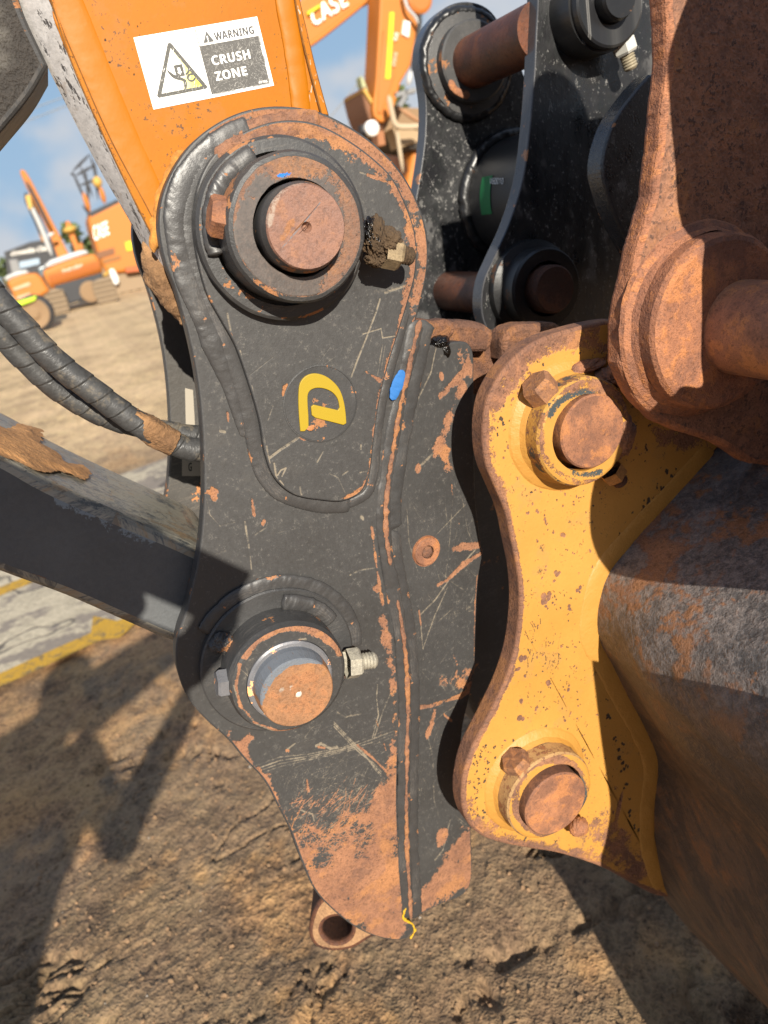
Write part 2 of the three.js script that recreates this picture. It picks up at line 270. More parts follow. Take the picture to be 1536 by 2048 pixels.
{
  const N = 640, A = 900, k = 9.6, cx = 0.1, cz = -0.7, pos = new Float32Array((N + 1) ** 2 * 3), col = new Float32Array((N + 1) ** 2 * 3), uv = new Float32Array((N + 1) ** 2 * 2), idx = new Uint32Array(N * N * 6);
  const warp = (i) => { const s = i / N * 2 - 1; return A * Math.sinh(k * s) / Math.sinh(k); };
  for (let j = 0, p = 0; j <= N; j++) for (let i = 0; i <= N; i++, p++) {
    const x = cx + warp(i), z = cz + warp(j), d = Math.hypot(x - cx, z - cz);
    pos.set([x, groundH(x, z), z], p * 3); uv.set([x / 2.4, z / 2.4], p * 2);
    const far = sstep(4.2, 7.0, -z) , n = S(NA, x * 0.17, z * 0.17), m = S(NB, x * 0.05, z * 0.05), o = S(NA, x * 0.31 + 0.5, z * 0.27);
    let c = [mix(0.355, 0.49, n), mix(0.212, 0.282, n), mix(0.097, 0.127, n)];
    const oc = sstep(0.52, 0.72, o) * 0.75; c = c.map((q, e) => mix(q, [0.48, 0.25, 0.088][e], oc));         // ochre and rust stained patches
    const dk = sstep(0.52, 0.3, S(NB, x * 0.23, z * 0.2 + 0.3)) * 0.7; c = c.map((q, e) => mix(q, [0.19, 0.138, 0.088][e], dk));
    const rut = 0.5 + 0.5 * Math.sin((z + x * 0.25) * 2.1 + (m - 0.5) * 9);
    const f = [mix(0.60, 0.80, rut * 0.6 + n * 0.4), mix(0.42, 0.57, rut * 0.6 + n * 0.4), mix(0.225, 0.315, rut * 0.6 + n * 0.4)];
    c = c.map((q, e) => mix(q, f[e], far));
    col.set(c, p * 3);
  }
  for (let j = 0, p = 0; j < N; j++) for (let i = 0; i < N; i++) { const a = j * (N + 1) + i, b = a + N + 1; idx.set([a, b, a + 1, a + 1, b, b + 1], p); p += 6; }
  const g = new THREE.BufferGeometry(); g.setAttribute('position', new THREE.BufferAttribute(pos, 3)); g.setAttribute('color', new THREE.BufferAttribute(col, 3)); g.setAttribute('uv', new THREE.BufferAttribute(uv, 2)); g.setIndex(new THREE.BufferAttribute(idx, 1)); g.computeVertexNormals();
  const t = texPair(1600, 1600, (x, y, o) => {
    const u = x / 1600, v = y / 1600, n1 = S(NA, u, v), n2 = S(NB, u * 3, v * 3), n3 = S(NC, u * 11, v * 11), n4 = S(NC, u * 4 + 0.3, v * 4), st = sstep(0.70, 0.78, S(NC, u * 3, v * 3 + 0.4));
    const g2 = clamp(0.62 + 0.35 * (n1 - 0.5) + 0.35 * (n2 - 0.5) + 0.65 * (n3 - 0.5) + 0.5 * (n4 - 0.5), 0.15, 1.3) * 1.12;
    o[0] = g2; o[1] = g2 * (0.985 + (n2 - 0.5) * 0.08); o[2] = g2 * (0.97 + (n1 - 0.5) * 0.1); if (st > 0) ln(o, [1, 0.97, 0.95], st * 0.5);
    o[3] = 0.45 + (n3 - 0.5) * 0.42 + (n4 - 0.5) * 0.42 + (n2 - 0.5) * 0.2 + st * 0.2; o[4] = 0.95;
  }, true);
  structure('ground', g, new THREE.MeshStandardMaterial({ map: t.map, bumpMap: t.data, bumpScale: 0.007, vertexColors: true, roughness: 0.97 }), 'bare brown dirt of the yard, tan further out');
  // clods and small stones lying on the dirt
  const R = rng(5), sg = new THREE.IcosahedronGeometry(1, 1), P = sg.attributes.position;
  for (let i = 0; i < P.count; i++) { const w = 1 + (S(NB, P.getX(i) * 0.3 + 0.2, P.getY(i) * 0.3 + P.getZ(i) * 0.21) - 0.5) * 0.9; P.setXYZ(i, P.getX(i) * w, P.getY(i) * w * 0.75, P.getZ(i) * w); } sg.computeVertexNormals();
  const spots = []; for (let i = 0; i < 22000; i++) { const x = -1.4 + R() * 3.0, z = -2.1 + R() * 2.6; if (padDist(x, z) > -0.12) continue; if (S(NB, x * 0.23, z * 0.2 + 0.3) + (R() - 0.5) * 0.5 > 0.5) continue; spots.push([x, z, 0.0008 + Math.pow(R(), 6) * 0.0052, R()]); }
  const im = new THREE.InstancedMesh(sg, new THREE.MeshStandardMaterial({ color: 0xffffff, roughness: 0.95 }), spots.length), mt = new THREE.Matrix4(), e = new THREE.Euler(), c = new THREE.Color();
  spots.forEach(([x, z, s, q], i) => { mt.compose(V(x, groundH(x, z) + s * 0.25, z), new THREE.Quaternion().setFromEuler(e.set(R() * 6, R() * 6, R() * 6)), V(s, s, s)); im.setMatrixAt(i, mt); im.setColorAt(i, q > 0.996 ? c.setRGB(0.4, 0.36, 0.31) : c.setRGB(0.17 + q * 0.12, 0.11 + q * 0.065, 0.06 + q * 0.035)); });
  im.name = 'gravel'; im.userData = { kind: 'stuff', label: 'loose clods and small stones on the dirt' }; im.castShadow = im.receiveShadow = true; scene.add(im);
}
{ // concrete beyond the yellow line, and the lines painted on it
  const P = (along, out, y = 0) => YL.a.clone().addScaledVector(YD, along).addScaledVector(YN, out).setY(y);
  const sheet = (a0, a1, o0, o1, y, rag = 0, seed = 1) => {
    const N = 60, pos = [], uv = [], idx = [], R = rng(seed);
    for (let i = 0; i <= N; i++) for (const s of [0, 1]) { const p = P(mix(a0, a1, i / N), (s ? o1 : o0) + (rag ? (R() - 0.5) * rag : 0), y); pos.push(p.x, p.y, p.z); uv.push(p.x, p.z); }
    for (let i = 0; i < N; i++) { const a = i * 2; idx.push(a, a + 2, a + 1, a + 1, a + 2, a + 3); }
    const g = new THREE.BufferGeometry(); g.setAttribute('position', new THREE.Float32BufferAttribute(pos, 3)); g.setAttribute('uv', new THREE.Float32BufferAttribute(uv, 2)); g.setIndex(idx); g.computeVertexNormals(); if (g.attributes.normal.getY(0) < 0) { g.setIndex(idx.reverse()); g.computeVertexNormals(); } return g;
  };
  const t = texPair(1024, 1024, (x, y, o) => {
    const u = x / 1024, v = y / 1024, n1 = S(NA, u, v), n2 = S(NB, u * 2, v * 2), n3 = S(NC, u * 3, v * 3), st = sstep(0.5, 0.6, S(NA, u * 1.0 + v * 0.0, v * 2 + 0.3) * 0.7 + n2 * 0.3);
    const cr = sstep(0.014, 0.004, Math.abs(S(ND, u, v + 0.2) - 0.5));
    const g = 0.9 + (n3 - 0.5) * 0.5 + (n2 - 0.5) * 0.25; o[0] = 0.47 * g; o[1] = 0.40 * g; o[2] = 0.285 * g; ln(o, [0.165, 0.135, 0.115], st * 0.8); ln(o, [0.06, 0.05, 0.045], cr * 0.85);
    o[3] = 0.6 + (n3 - 0.5) * 0.4 - cr * 0.5; o[4] = 0.9;
  }, true);
  const cm = new THREE.MeshStandardMaterial({ map: tiled(t.map, 1.7), bumpMap: tiled(t.data, 1.7), bumpScale: 0.006, roughness: 0.92 });
  const slabGeo = sheet(-9, 2.2, 0.012, PAD, 0.0); structure('pavement', slabGeo, cm, 'pale stained concrete slab edged by yellow lines');
  const ym = texPair(512, 512, (x, y, o) => { const u = x / 512, v = y / 512, n2 = S(NB, u * 2, v * 2), n3 = S(NC, u * 3, v * 3), wr = sstep(0.60, 0.68, n2 * 0.6 + n3 * 0.4); o[0] = 0.55; o[1] = 0.31; o[2] = 0.025; const g = 0.85 + (n3 - 0.5) * 0.4; for (let k = 0; k < 3; k++) o[k] *= g; ln(o, [0.13, 0.1, 0.06], wr * 0.9); o[3] = 0.6 - wr * 0.3 + (n3 - 0.5) * 0.3; o[4] = 0.8; }, true);
  const yMat = new THREE.MeshStandardMaterial({ map: tiled(ym.map, 0.5), bumpMap: tiled(ym.data, 0.5), bumpScale: 0.003, roughness: 0.8 });
  structure('road_marking', sheet(-9, 2.2, -0.055, 0.055, 0.005, 0.012, 3), yMat, 'worn yellow line along the edge of the concrete');
  const o2 = padDist(ony(15, 1178).x, ony(15, 1178).z); structure('road_marking_001', sheet(-9, 2.2, o2 - 0.06, o2 + 0.06, 0.004, 0.012, 4), yMat, 'second yellow line further out on the concrete');
  const cross = [[186, 1232], [268, 1249], [240, 1275], [180, 1282]].map(([x, y]) => ony(x, y, 0.0045));
  { const g = new THREE.BufferGeometry(); g.setAttribute('position', new THREE.Float32BufferAttribute(cross.flatMap((p) => [p.x, p.y, p.z]), 3)); g.setAttribute('uv', new THREE.Float32BufferAttribute(cross.flatMap((p) => [p.x, p.z]), 2)); g.setIndex([0, 2, 1, 0, 3, 2]); g.computeVertexNormals(); structure('road_marking_002', g, yMat, 'short yellow bar across the end of the line'); }
}

// ------------------------------------------------------------------ the black quick hitch in the middle
const Z0 = zPlane(0), UP_AXIS = onz(597, 457, 0.075), LOW_AXIS = onz(580, 1360, 0.055);
const mainPx = [[550, 212], [632, 221], [690, 247], [741, 280], [788, 325], [823, 376], [847, 434], [857, 489], [855, 544], [845, 594], [834, 635], [822, 690], [797, 780], [777, 880], [764, 960], [759, 1005], [756, 1060], [764, 1130], [777, 1200], [789, 1265], [794, 1330], [799, 1400], [797, 1500], [795, 1600], [799, 1700], [805, 1790], [812, 1838, 1], [826, 1850], [828, 1862], [814, 1878, 1], [791, 1881], [752, 1874], [712, 1856], [666, 1821], [630, 1782], [603, 1723], [580, 1661], [556, 1614], [529, 1563], [486, 1516], [456, 1480], [417, 1445], [379, 1402], [357, 1351], [351, 1308], [357, 1265], [372, 1222], [383, 1179], [393, 1135], [402, 1077], [408, 980], [406, 882], [400, 804], [390, 733], [371, 648], [349, 573], [332, 530], [321, 485], [317, 442], [323, 395], [343, 344], [378, 292], [425, 252], [485, 223]];
const hitch = thing('quick_hitch', 'black steel quick hitch with a yellow emblem, pinned to the orange arm', 'quick hitch', onz(700, 1880, 0));
{
  const out = smooth(pxLocal(mainPx, Z0)), rect = bounds(out);
  const rustRim = (T) => {
    T.line([[430, 252], [485, 226], [550, 216], [632, 226], [690, 252], [741, 286], [788, 330], [820, 380], [843, 434], [850, 489], [848, 544], [838, 594], [826, 640]], 26, 'r', 0.75, 7);
    T.line([[560, 250], [632, 245], [690, 268], [741, 305], [790, 350], [825, 420]], 34, 'r', 0.55, 10);
    T.line([[384, 288], [343, 344], [323, 395], [318, 442], [322, 490], [350, 575], [372, 650], [392, 735], [401, 804], [408, 890], [409, 980], [403, 1077]], 3, 'g', 0.8, 0);
    T.line([[322, 490], [350, 575], [372, 650]], 4, 'r', 0.5, 1);
  };
  const P = skin({ pl: Z0, rect, w: 960, h: 1640, draw: (T) => {
    rustRim(T);
    // right edge beside the weld
    T.line([[820, 700], [800, 780], [782, 880], [768, 950]], 14, 'r', 0.55, 4);
    T.line([[744, 1055], [749, 1100], [757, 1160], [766, 1210]], 7, 'r', 0.75, 2); T.line([[766, 1240], [776, 1300], [785, 1350], [790, 1420], [788, 1500], [784, 1600], [785, 1700]], 22, 'r', 0.68, 6); T.spot(751, 1176, 6, 'r', 1, 1);
    // toe: bare rusty steel
    T.poly([[800, 1890], [740, 1880], [690, 1850], [650, 1810], [622, 1760], [602, 1700], [640, 1745], [680, 1735], [720, 1715], [752, 1660], [762, 1560], [790, 1500], [800, 1700], [812, 1850]], 'r', 0.9, 16);
    T.poly([[600, 1700], [612, 1690], [640, 1700], [622, 1740]], 'r', 0.8, 6);
    T.line([[460, 1470], [487, 1512], [528, 1560], [556, 1612], [580, 1660], [603, 1722], [630, 1782], [670, 1822]], 20, 'r', 0.72, 6);
    T.poly([[470, 1480], [500, 1468], [512, 1470], [494, 1495], [505, 1540], [520, 1530], [532, 1565], [500, 1540]], 'r', 0.85, 3);
    T.hair(575, 1600, 790, 1800, 900, 50, 8, 'r', 0.62, 1.1, -0.75); T.hair(590, 1650, 790, 1800, 500, 40, 9, 'r', 0.62, 1.2, 0.4); T.hair(560, 1560, 790, 1790, 700, 60, 12, 'g', 0.5, 0.9, -0.7); T.hair(560, 1560, 790, 1780, 260, 60, 13, 'g', 0.45, 0.9, 0.9);
    T.poly([[740, 1600], [765, 1580], [770, 1640], [700, 1660], [660, 1650], [700, 1630]], 'r', 0.55, 8); T.spot(688, 1715, 22, 'r', 0.5, 10); T.spot(700, 1700, 12, 'r', 0.8, 4);
    // long scratches on the lower half
    for (const [a, o] of [[0, 0.8], [6, 0.6], [-7, 0.55], [12, 0.45]]) { T.line([[505, 1540 + a], [560, 1521 + a], [620, 1512 + a * 0.6], [690, 1497 + a * 0.5], [740, 1480 + a], [786, 1462 + a]], 2.2, 'g', o); }
    for (const a of [0, 5, -4]) T.line([[668, 1448 + a], [700, 1482 + a], [722, 1503 + a], [748, 1532 - a], [762, 1548 - a]], 2.6, 'g', 0.75); T.line([[715, 1490], [750, 1520], [775, 1545]], 4, 'r', 0.8, 1);
    T.line([[745, 1475], [757, 1430], [753, 1395], [755, 1370]], 3, 'g', 0.75); T.line([[748, 1478], [765, 1425], [780, 1390]], 3, 'g', 0.7); T.line([[772, 1500], [757, 1455], [752, 1440]], 4, 'r', 0.7, 1);
    T.line([[675, 1425], [690, 1434], [722, 1428]], 3, 'g', 0.5); T.line([[632, 1492], [642, 1487], [660, 1497], [674, 1494]], 5, 'g', 0.8); T.line([[572, 1500], [580, 1495], [590, 1487]], 3, 'g', 0.7); T.spot(574, 1500, 4, 'r', 1, 1);
    T.line([[636, 1494], [650, 1496]], 4, 'r', 0.8, 1); T.hair(520, 1440, 790, 1620, 150, 70, 21, 'g', 0.42, 1.0, -0.4); T.hair(520, 1440, 790, 1640, 60, 80, 22, 'g', 0.4, 0.9, 0.9);
    T.line([[614, 1560], [617, 1582]], 5, 'r', 0.9, 1); T.line([[600, 1620], [625, 1628], [628, 1640]], 3, 'g', 0.9); T.poly([[622, 1652], [645, 1660], [640, 1670], [618, 1660]], 'r', 0.8, 3);
    // scratches on the flat middle
    T.line([[490, 1045], [494, 1070], [498, 1095]], 4, 'g', 0.75); T.line([[500, 1110], [503, 1138]], 3, 'g', 0.6); T.line([[414, 1000], [420, 1030], [440, 1052]], 1.8, 'g', 0.5); T.line([[440, 1052], [470, 1045]], 2, 'g', 0.4); T.line([[510, 1070], [532, 1055], [535, 1045]], 2.2, 'g', 0.6);
    T.spot(428, 985, 9, 'r', 0.85, 2); T.line([[414, 985], [434, 982]], 7, 'r', 0.9, 1); T.line([[504, 998], [508, 1030]], 6, 'r', 0.85, 1.5); T.spot(528, 1045, 4, 'r', 0.9, 1); T.line([[455, 825], [457, 842]], 4, 'r', 0.75, 1); T.line([[700, 1150], [720, 1140], [748, 1136]], 2.6, 'g', 0.75); T.line([[440, 862], [450, 864]], 4, 'g', 0.6); T.line([[428, 1110], [452, 1102]], 2.5, 'g', 0.4); T.line([[553, 1066], [595, 1056]], 1.4, 'g', 0.4);
    T.hair(420, 1000, 750, 1160, 40, 30, 31, 'g', 0.25, 0.8); T.spot(723, 1036, 4, 'g', 0.9, 1); T.spot(512, 1166, 5, 'r', 0.9, 1);
  }, shade: blackShade });
  const pm = skinMat(P, 0.0014), edge = M.darkFine;
  part('side_plate', slab(out, Z0, 0.024, 0.0025, rect), [pm, edge], hitch, 'scratched black side plate with a rusty toe');

  // raised keyhole plate round the upper pin
  const dblPx = [[573, 240], [632, 247], [690, 275], [749, 318], [785, 355], [815, 415], [832, 473], [832, 544], [815, 610], [793, 680], [776, 735], [760, 800], [748, 887], [740, 946], [723, 984], [688, 1002], [646, 1001], [587, 989], [549, 956], [530, 906], [519, 840], [494, 756], [470, 690], [442, 640], [415, 590], [398, 532], [388, 473], [388, 419], [398, 364], [421, 318], [456, 283], [515, 252]];
  const PD = zPlane(0.011), dOut = smooth(pxLocal(dblPx, PD)), dRect = bounds(dOut);
  const D = skin({ pl: PD, rect: dRect, w: 800, h: 1240, draw: (T) => {
    T.line([[470, 280], [573, 248], [632, 255], [690, 285], [749, 325], [790, 375], [818, 425], [828, 480], [826, 544], [812, 605]], 26, 'r', 0.72, 7);
    T.poly([[455, 300], [520, 262], [590, 248], [660, 262], [690, 300], [620, 285], [540, 300], [470, 350]], 'r', 0.62, 12);
    T.line([[808, 620], [790, 690], [772, 745], [757, 810], [747, 887], [739, 946], [724, 982], [690, 1000]], 11, 'r', 0.72, 3);
    T.poly([[722, 736], [735, 742], [764, 758], [760, 768], [735, 752]], 'r', 0.95, 2); T.poly([[730, 980], [740, 940], [728, 985], [700, 1001], [690, 1000]], 'r', 0.9, 4);
    T.line([[760, 598], [752, 625], [735, 670], [715, 720], [703, 753]], 3.4, 'g', 0.95); T.line([[726, 668], [762, 657], [765, 676], [790, 672]], 2.4, 'g', 0.85); T.line([[750, 584], [822, 570]], 9, 'g', 0.35, 1.5); T.line([[770, 586], [825, 566]], 4, 'g', 0.6);
    T.line([[720, 345], [745, 352], [775, 345]], 3, 'g', 0.6); T.line([[735, 350], [770, 362]], 5, 'r', 0.7, 1); T.line([[650, 280], [690, 295]], 2, 'g', 0.5);
    T.line([[536, 918], [560, 900], [590, 880], [600, 872]], 5, 'g', 0.95); T.line([[555, 950], [562, 940], [572, 936], [564, 952]], 3, 'g', 0.9); T.line([[560, 962], [566, 970]], 4, 'g', 0.9); T.line([[634, 925], [647, 902]], 2.5, 'g', 0.65); T.line([[660, 948], [676, 955], [690, 985]], 2.2, 'g', 0.5); T.line([[685, 950], [696, 942]], 3, 'g', 0.6); T.line([[720, 945], [735, 942]], 3, 'g', 0.7); T.line([[722, 890], [722, 898]], 3, 'g', 0.8);
    T.poly([[565, 770], [578, 765], [574, 790], [563, 796]], 'r', 0.9, 2); T.line([[536, 840], [546, 812]], 2.5, 'g', 0.5); T.spot(610, 880, 8, 'r', 0.9, 2); T.line([[583, 800], [588, 820]], 2, 'g', 0.5);
    T.line([[500, 750], [545, 715]], 1.6, 'g', 0.4); T.line([[630, 735], [660, 695]], 1.6, 'g', 0.4); T.line([[755, 750], [765, 690], [758, 730]], 2.2, 'g', 0.6); T.line([[770, 690], [762, 740]], 1.6, 'g', 0.5);
    for (const [x, y] of [[455, 645], [480, 720], [503, 790], [523, 870], [533, 910], [548, 945], [600, 992]]) T.line([[x, y - 18], [x + 6, y + 16]], 4, 'g', 0.75, 0.5);
    T.line([[452, 640], [494, 756], [519, 840], [532, 906]], 3, 'r', 0.5, 1); T.hair(440, 640, 760, 980, 60, 34, 55, 'g', 0.28, 0.8); T.hair(640, 640, 770, 760, 25, 40, 56, 'g', 0.4, 1);
  }, shade: blackShade });
  part('raised_plate', slab(dOut, Z0, 0.013, 0.002, [dRect[0], dRect[1], dRect[2], dRect[3]], [], 0.011), [skinMat(D, 0.0014), M.dark], hitch, 'raised keyhole plate around the upper pin');
  const bp = (px, z, r, o = {}) => sweep(px.map((p) => onz(p[0], p[1], z)), r, { flat: 0.24, bump: 0.0005, f: 16, steps: 14, seg: 20, rf: (s) => 1 + 0.02 * Math.sin(s * 1250 + 1.5 * Math.sin(s * 210)) + 0.05 * Math.sin(s * 83), ...o });
  part('weld_bead', bp([[470, 278], [430, 306], [401, 340], [383, 385], [376, 434], [380, 485], [394, 545], [416, 600], [438, 650], [470, 735], [488, 785], [502, 840], [514, 900], [530, 948], [562, 984], [625, 1006], [672, 1010], [705, 1005], [736, 985], [748, 946], [753, 890], [764, 810], [780, 740], [797, 680], [812, 620]], 0.0005, 0.0098, { rf: (s) => (s > 0.47 ? 0.55 : 1) * (1 + 0.03 * Math.sin(s * 1250 + 1.5 * Math.sin(s * 210))) }), M.bead, hitch);
  part('weld_bead', bp([[505, 258], [450, 284], [405, 318], [373, 362], [357, 410], [354, 450], [362, 505], [381, 568], [410, 640], [436, 705], [458, 765], [474, 815], [490, 875]], 0.000, (t) => 0.0125 * (t > 0.7 ? 0.35 + 0.65 * (1 - t) / 0.3 : 1), { bump: 0.0007 }), M.bead, hitch); part('weld_bead', bp([[462, 284], [500, 262], [545, 246], [600, 238], [640, 241]], 0.001, 0.0085, { bump: 0.0016 }), M.rust, hitch); part('weld_bead', bp([[430, 312], [480, 284], [530, 268], [590, 262], [650, 275]], 0.010, 0.006, { bump: 0.0014 }), M.rust, hitch);

  // upper pin assembly
  const U = (z) => V(UP_AXIS.x, UP_AXIS.y, z), r0 = pxr(178, 564, 462, 0.03), rb = pxr(147, 597, 457, 0.075), rp = pxr(84, 620, 450, 0.1);
  part('boss_flange', turned([[r0, 0.004], [r0, 0.026], [r0 - 0.003, 0.029], [rb + 0.004, 0.030]], U(0), V(0, 0, 1), 96, 0.008, false), M.dark, hitch);
  const bs = part('boss', turned([[rb * 1.0, 0.024], [rb, 0.070], [rb - 0.0025, 0.0745], [rb - 0.006, 0.076], [rb - 0.0062, 0.0759]], U(0), V(0, 0, 1), 96, 0.012, false), M.dark, hitch, 'dark boss around the upper pin');
  const ubR = [UP_AXIS.x - rb - 0.01, UP_AXIS.y - rb - 0.01, UP_AXIS.x + rb + 0.01, UP_AXIS.y + rb + 0.01];
  const UB = skin({ pl: zPlane(0.076), rect: ubR, w: 640, h: 640, draw: (T) => {
    const a = (t, k) => [597 + Math.cos(t) * 139 * k, 457 + Math.sin(t) * 152 * k], arc = (t0, t1, k, w, ch, al, bl) => { const q = []; for (let i = 0; i <= 16; i++) q.push(a(mix(t0, t1, i / 16), k)); T.line(q, w, ch, al, bl); };
    arc(0, 6.3, 0.98, 14, 'r', 0.75, 3); arc(-1.9, 1.0, 0.84, 44, 'r', 0.75, 8); arc(3.6, 4.6, 0.86, 40, 'r', 0.42, 10); arc(1.0, 2.0, 0.95, 24, 'r', 0.55, 6); arc(2.2, 3.4, 0.95, 12, 'g', 0.5, 2); arc(1.2, 1.7, 0.98, 8, 'g', 0.6, 1); T.hair(470, 320, 730, 600, 160, 12, 61, 'g', 0.25, 1);
    arc(3.0, 4.9, 0.84, 60, 'g', 0.20, 10); T.poly([[548, 350], [565, 345], [585, 343], [583, 352], [560, 356]], 'b', 0.62, 2);
  }, shade: (r, g, b, u, v, o, q) => { blackShade(r, g, b, u, v, o, q); const n = S(NC, u * 9, v * 9); if (b < 0.3) ln(o, [0.13, 0.095, 0.078], 0.42 + (n - 0.5) * 0.5); } });
  { const g = turned([[rb - 0.006, 0.0758], [rb - 0.0075, 0.0762], [rp * 1.16, 0.0762], [rp * 1.14, 0.074], [rp * 1.14, 0.05]], U(0), V(0, 0, 1), 96, 0.012, false), P = g.attributes.position, uv = g.attributes.uv; for (let i = 0; i < P.count; i++) uv.setXY(i, (P.getX(i) - ubR[0]) / (ubR[2] - ubR[0]), (P.getY(i) - ubR[1]) / (ubR[3] - ubR[1])); part('boss_face', g, skinMat(UB, 0.0014), hitch, 'rusty grey face of the upper boss'); }
  part('weld_bead', sweep([...Array(9)].map((_, i) => { const a = 1.75 + i * 0.19; return U(0.033).add(V(Math.cos(a) * (rb + 0.004), Math.sin(a) * (rb + 0.004), 0)); }), 0.010, { bump: 0.0014, flat: 0.5, steps: 10 }), M.bead, hitch);
  const fUV = (g, R) => { const P = g.attributes.position, uv = g.attributes.uv; for (let i = 0; i < P.count; i++) uv.setXY(i, (P.getX(i) - R[0]) / (R[2] - R[0]), (P.getY(i) - R[1]) / (R[3] - R[1])); return g; };
  const pR = [UP_AXIS.x - rp - 0.004, UP_AXIS.y - rp - 0.004, UP_AXIS.x + rp + 0.004, UP_AXIS.y + rp + 0.004];
  const faceSkin = (pl, R, draw, base) => skinMat(skin({ pl, rect: R, w: 512, h: 512, draw, shade: (r, g, b, u, v, o, q) => { const n1 = S(NA, u * 4, v * 4), n2 = S(NB, u * 6, v * 6), n3 = S(NC, u * 9, v * 9), cx = (u - (R[0] + R[2]) / 2), cy = v - (R[1] + R[3]) / 2, ring = 0.5 + 0.5 * Math.sin(Math.hypot(cx, cy) * 5200 + n1 * 5); rustColor(n1 * 0.6 + 0.2, n2, n3, o, 1); ln(o, base, 0.55); const k = 0.8 + 0.4 * n3; for (let i = 0; i < 3; i++) o[i] *= k; ln(o, [0.34, 0.29, 0.24], sstep(0.3, 0.8, g * (0.3 + n3 + n2 * 0.4)) * 0.75); rustColor(n1, 0.75, n3, q, 1.1); ln(o, q, sstep(0.42, 0.6, r + (n2 - 0.5) * 0.7 - (r < 0.02 ? 1 : 0))); ln(o, [0.13, 0.145, 0.165], sstep(0.42, 0.56, b + (n2 - 0.5) * 0.5 + (n3 - 0.5) * 0.4 - (b < 0.02 ? 1 : 0))); o[3] = 0.5 + (n3 - 0.5) * 0.4 + (n2 - 0.5) * 0.3 + ring * 0.05; o[4] = 0.72 + (n2 - 0.5) * 0.25; } }), 0.0009);
  const PF = faceSkin(zPlane(0.1), pR, (T) => { T.line([[538, 450], [548, 400], [575, 368], [615, 357]], 14, 'g', 0.6, 3); T.poly([[555, 475], [575, 440], [600, 430], [580, 470], [560, 490]], 'r', 0.8, 5); T.line([[560, 500], [600, 455], [640, 405]], 2, 'b', 0.5); T.line([[580, 470], [610, 440]], 2.5, 'r', 0.9); T.hair(540, 360, 700, 550, 60, 40, 5, 'g', 0.35, 1, 0.4 - 1.2); T.line([[540, 520], [600, 548], [660, 545]], 8, 'g', 0.5, 3); }, [0.235, 0.128, 0.098]);
  const pn = part('pin', fUV(turned([[rp * 0.985, 0.0978], [rp * 0.95, 0.1005], [rp * 0.13, 0.1005], [rp * 0.11, 0.0985], [rp * 0.06, 0.0945]], U(0), V(0, 0, 1), 96, 0.006), pR), PF, hitch, 'rusty upper pin with a centre hole'); part('pin_side', turned([[rp * 1.06, 0.045], [rp * 1.06, 0.088], [rp * 0.985, 0.0979]], U(0), V(0, 0, 1), 96, 0.006, false), M.darkFine, pn); for (const [x0, y0, x1, y1] of [[582, 470, 640, 405], [596, 470, 622, 440]]) part('scratch', sweep([onz(x0, y0, 0.1004), onz((x0 + x1) / 2 + 1, (y0 + y1) / 2, 0.1004), onz(x1, y1, 0.1004)], 0.00035, { seg: 6, steps: 6 }), M.rustDark, pn);
  const bolt = (headPx, nutPx, endPx, z, hr, hl, nr, hm, nm, tm, lbl) => {
    const a = onz(headPx[0], headPx[1], z), b = onz(nutPx[0], nutPx[1], z), e = onz(endPx[0], endPx[1], z), d = b.clone().sub(a).normalize();
    part('bolt_head', hexHead(a.clone().addScaledVector(d, hl * 0.5), d.clone().negate(), hr, hl), hm, hitch, lbl[0]);
    part('nut', hexHead(b.clone().addScaledVector(d, -hl * 0.55), d, nr, hl * 1.1, 0.1), nm, hitch, lbl[1]);
    part('bolt_shank', thread(b, d, nr * 0.56, e.clone().sub(b).length()), tm, hitch);
    return d;
  };
  bolt([437, 433], [783, 505], [826, 513], 0.054, 0.019, 0.017, 0.0165, M.rustBright, M.zincDirty, M.greaseDry, ['rusty hex bolt head on the left of the upper boss', 'dirty nut on the right of the upper boss']);
  part('grease', blob(onz(744, 470, 0.054), 0.010, 0.016, 0.012, 0.5, 1.1, 0.45), M.grease, hitch, 'black grease beside the upper boss'); part('grease', mergeGeometries([blob(onz(752, 480, 0.052), 0.014, 0.020, 0.014, 0.5, 1.0, 0.2), blob(onz(775, 482, 0.056), 0.0125, 0.014, 0.013, 0.45, 1.0, 0.6), blob(onz(758, 515, 0.05), 0.0125, 0.010, 0.011, 0.5, 1.1, 0.9)]), M.greaseDry, hitch, 'lump of black grease and grit beside the upper nut');
  

  // lower pin assembly
  const Lw = (z) => V(LOW_AXIS.x, LOW_AXIS.y, z), q0 = pxr(146, 555, 1320, 0.012), qb = pxr(112, 580, 1360, 0.055), qh = pxr(82, 588, 1375, 0.065), qp = pxr(69, 598, 1390, 0.085);
  part('boss_flange', turned([[q0, -0.002], [q0, 0.008], [q0 - 0.002, 0.0095]], Lw(0), V(0, 0, 1), 96, 0.004), M.dark, hitch);
  part('weld_bead', sweep([...Array(17)].map((_, i) => { const a = -0.25 + i * 0.165; return Lw(0.003).add(V(Math.cos(a) * (q0 + 0.004), Math.sin(a) * (q0 + 0.004), 0)); }), 0.0105, { bump: 0.0008, flat: 0.28, steps: 10, seg: 20 }), M.bead, hitch);
  part('weld_bead', sweep([...Array(6)].map((_, i) => { const a = 0.35 + i * 0.19; return Lw(0.013).add(V(Math.cos(a) * (qb + 0.008), Math.sin(a) * (qb + 0.008), 0)); }), 0.010, { bump: 0.0012, flat: 0.5, steps: 10 }), M.bead, hitch); part('weld_bead', blob(Lw(0.014).add(V(-0.055, 0.052, 0)), 0.012, 0.014, 0.008, 0.5, 0.9), M.bead, hitch);
  const bpl = zPlane(0.055), bR = [LOW_AXIS.x - 0.075, LOW_AXIS.y - 0.075, LOW_AXIS.x + 0.075, LOW_AXIS.y + 0.075];
